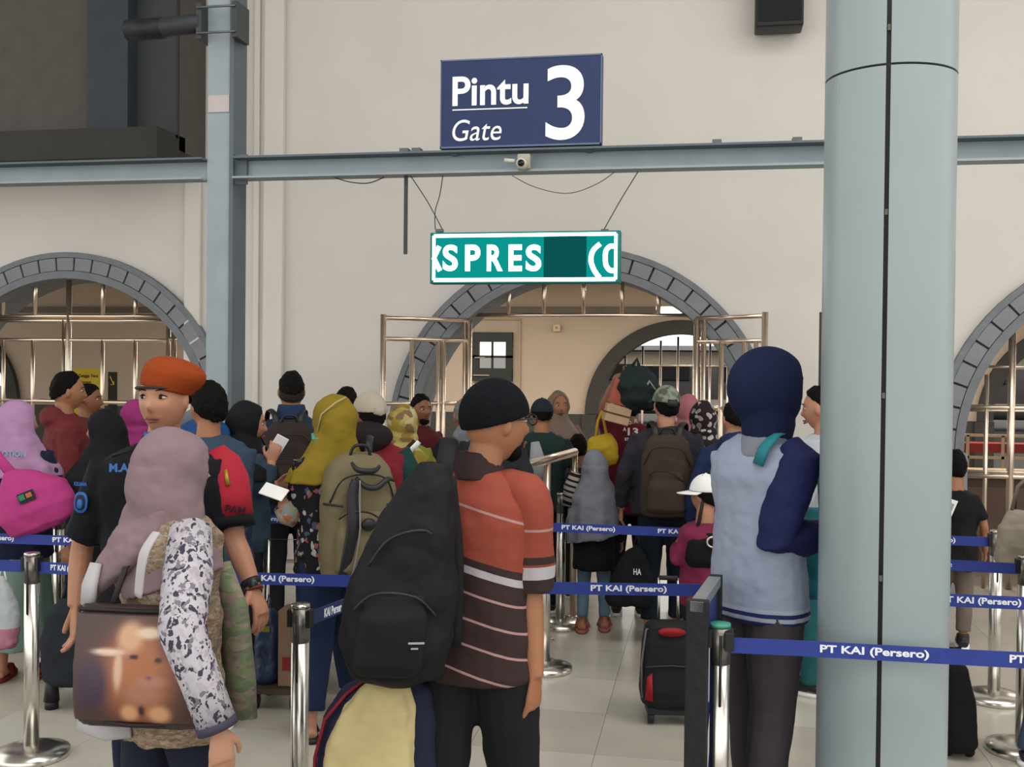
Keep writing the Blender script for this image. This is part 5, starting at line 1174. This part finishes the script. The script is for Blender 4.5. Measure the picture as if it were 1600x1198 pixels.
w_ = stand(1492, 330, 1180)
t = thing('black_suitcase', 'soft black suitcase standing just right of the round column', 'suitcase', w_, .1)
MB().hloft([(.03, .065, .10, 0, 0), (.07, .085, .13, 0, 0), (.3, .075, .12, -.01, 0), (.42, .06, .10, -.02, 0), (.45, .03, .05, -.02, 0)], 22, .6).build('body', cloth('17181a'), t, vox=.01, sm=2, disp=.015)
for x in (-.05, .05): MB().tube([(x, -.05, .025), (x, -.02, .025)], .025, 12).build('wheel', BLACKP, t)
MB().tube([(-.04, 0, .44), (-.04, 0, .50), (.02, 0, .50), (.02, 0, .44)], .008, 6).build('handle', BLACKP, t)

# red and black trolley case near the notice board
w_ = stand(1046, 305, 1120)
t = thing('trolley_suitcase', 'black and red wheeled suitcase left of the notice board', 'suitcase', w_, math.radians(10), rot=(math.radians(-6), 0, math.radians(8)))
c = MB(); c.hloft([(.07, .10, .08, 0, 0), (.10, .145, .11, 0, 0), (.16, .155, .12, 0, 0), (.40, .14, .115, 0, 0), (.485, .125, .10, 0, 0), (.505, .10, .08, 0, 0)], 32, .5); c.build('body', mat('191a1c', .7, 0, .1, 9, .3, 14), t, vox=.008, sm=2)
RED = mat('b51f28', .6)
def plate(name, pts, y, m): 
    mb = MB(); mb.loft([[(x, y, z) for x, z in pts], [(x, y + .012, z) for x, z in pts]]); return mb.build(name, m, t)
plate('red_panel', [(.07 * math.cos(a_) + .0, .465 + .022 * math.sin(a_)) for a_ in [2 * PI * q / 20 for q in range(20)]], -.125, RED)
plate('red_panel', [(-.135, .13), (-.095, .12), (-.10, .26), (-.125, .24)], -.128, RED); plate('red_panel', [(.135, .13), (.125, .24), (.10, .26), (.095, .12)], -.128, RED)
MB().tube([(-.13, -.118, .29), (0, -.126, .30), (.13, -.118, .29)], .004, 6).build('zip', mat('4a4a4c', .5), t)
MB().tube([(-.145, -.08, .13), (-.15, -.08, .3), (-.125, -.07, .47), (0, -.07, .50), (.125, -.07, .47), (.15, -.08, .3), (.145, -.08, .13)], .006, 6).build('piping', mat('77787a', .5), t)
MB().box((0, .0, .065), (.24, .16, .04)).build('base', mat('2b3138', .5), t, smooth=False, bevel=.008)
for x in (-.10, .10): MB().tube([(x - .015, -.05, .028), (x + .015, -.05, .028)], .028, 16).build('wheel', BLACKP, t)
for x in (-.05, .05): MB().tube([(x, .05, .49), (x, .06, .72)], .007, 8).build('handle_tube', CHROME, t)
MB().tube([(-.05, .06, .72), (.05, .06, .72)], .012, 8).build('grip', BLACKP, t)
# black bag beside camouflage cap man
w_ = at_s(982, 946, 240)
t = thing('black_bag', 'large black bag lettered HA hanging between the girl and the camouflage cap man', 'bag', w_, .0)
MB().hloft([(0, .13, .06, 0, 0), (.04, .155, .08, 0, 0), (.2, .13, .08, .02, 0), (.34, .07, .05, .04, 0), (.40, .02, .02, .05, 0)], 22, .8).build('bag', cloth('1c1f22'), t, vox=.011, sm=2, disp=.03, ds=.09)
text('lettering', 'HA', .05, .04, WHITE, t, (.06, -.085, .24), bold=.02); MB().tube([(.03, 0, .38), (.05, 0, .47), (.07, 0, .38)], .008, 6).build('handle', BLACKP, t)
# blue plastic bag and kraft box beyond the guard's hand
w_ = stand(440, 292, 1000)
t = thing('luggage_trolley', 'loaded trolley with cartons beyond the hand of the guard', 'trolley', w_, .1)
MB().box((0, 0, .10), (.26, .3, .03)).build('deck', mat('5a4a3a', .6), t, smooth=False)
for x in (-.1, .1):
    for y in (-.11, .11): MB().tube([(x - .012, y, .04), (x + .012, y, .04)], .04, 12).build('wheel', BLACKP, t)
MB().tube([(-.12, .13, .1), (-.12, .14, .85), (.12, .14, .85), (.12, .13, .1)], .011, 8).build('handle', CHROME, t)
w2 = Vector((w_.x, w_.y, .117))
u = thing('cardboard_box', 'tall narrow kraft carton with red label on the trolley', 'box', w2 + Vector((.06, -.02, 0)), .1)
MB().box((0, 0, .2), (.09, .16, .40)).build('box', cloth('a98c70'), u, smooth=False, bevel=.004); MB().box((0, -.083, .12), (.04, .004, .07)).build('label', mat('a8302a', .6), u, smooth=False)
u = thing('plastic_bag', 'dark blue plastic bag with printed patches on the trolley', 'bag', w2 + Vector((-.06, -.03, 0)), .1)
MB().hloft([(0, .05, .06, 0, 0), (.03, .065, .08, 0, 0), (.25, .07, .08, 0, 0), (.36, .055, .05, 0, 0), (.40, .02, .02, 0, 0)], 20, .8, .05, 5).build('bag', mat('33456a', .35, 0, .2, 8, .3, 10, .5), u, vox=.009, sm=1, disp=.02, ds=.06)
MB().box((.01, -.085, .30), (.04, .004, .03)).build('printed_patch', mat('9a9a3a', .5), u, smooth=False); MB().tube([(-.02, 0, .39), (0, 0, .46), (.02, 0, .39)], .006, 6).build('handle', mat('33456a', .35), u)
# chrome turnstile rail leading into the middle arch
def rail(label, pts, r=.024, m=CHROME, legs=()):
    o = pts[0]; t = thing('guide_rail', label, 'rail', (o.x, o.y, 0))
    b0 = Vector((o.x, o.y, 0)); MB().tube([p - b0 for p in pts], r, 12).build('top_rail', m, t)
    for p in legs: MB().tube([p - b0, Vector((p.x, p.y, 0)) - b0], r * .8, 10).build('leg', m, t); MB().tube([Vector((p.x, p.y, 0)) - b0, Vector((p.x, p.y, .012)) - b0], .06, 14).build('foot', m, t)
    return t
A_ = at_s(822, 727, 252); B_ = at_s(898, 698, 216); B_.z = A_.z
rail('slanting polished guide rail beside the man in the striped polo', [Vector((A_.x, A_.y, A_.z - .12)), A_, (A_ + B_) / 2, B_], .030, BRASSY, [Vector((A_.x, A_.y, A_.z - .1)), B_, (A_ * .6 + B_ * .4)])
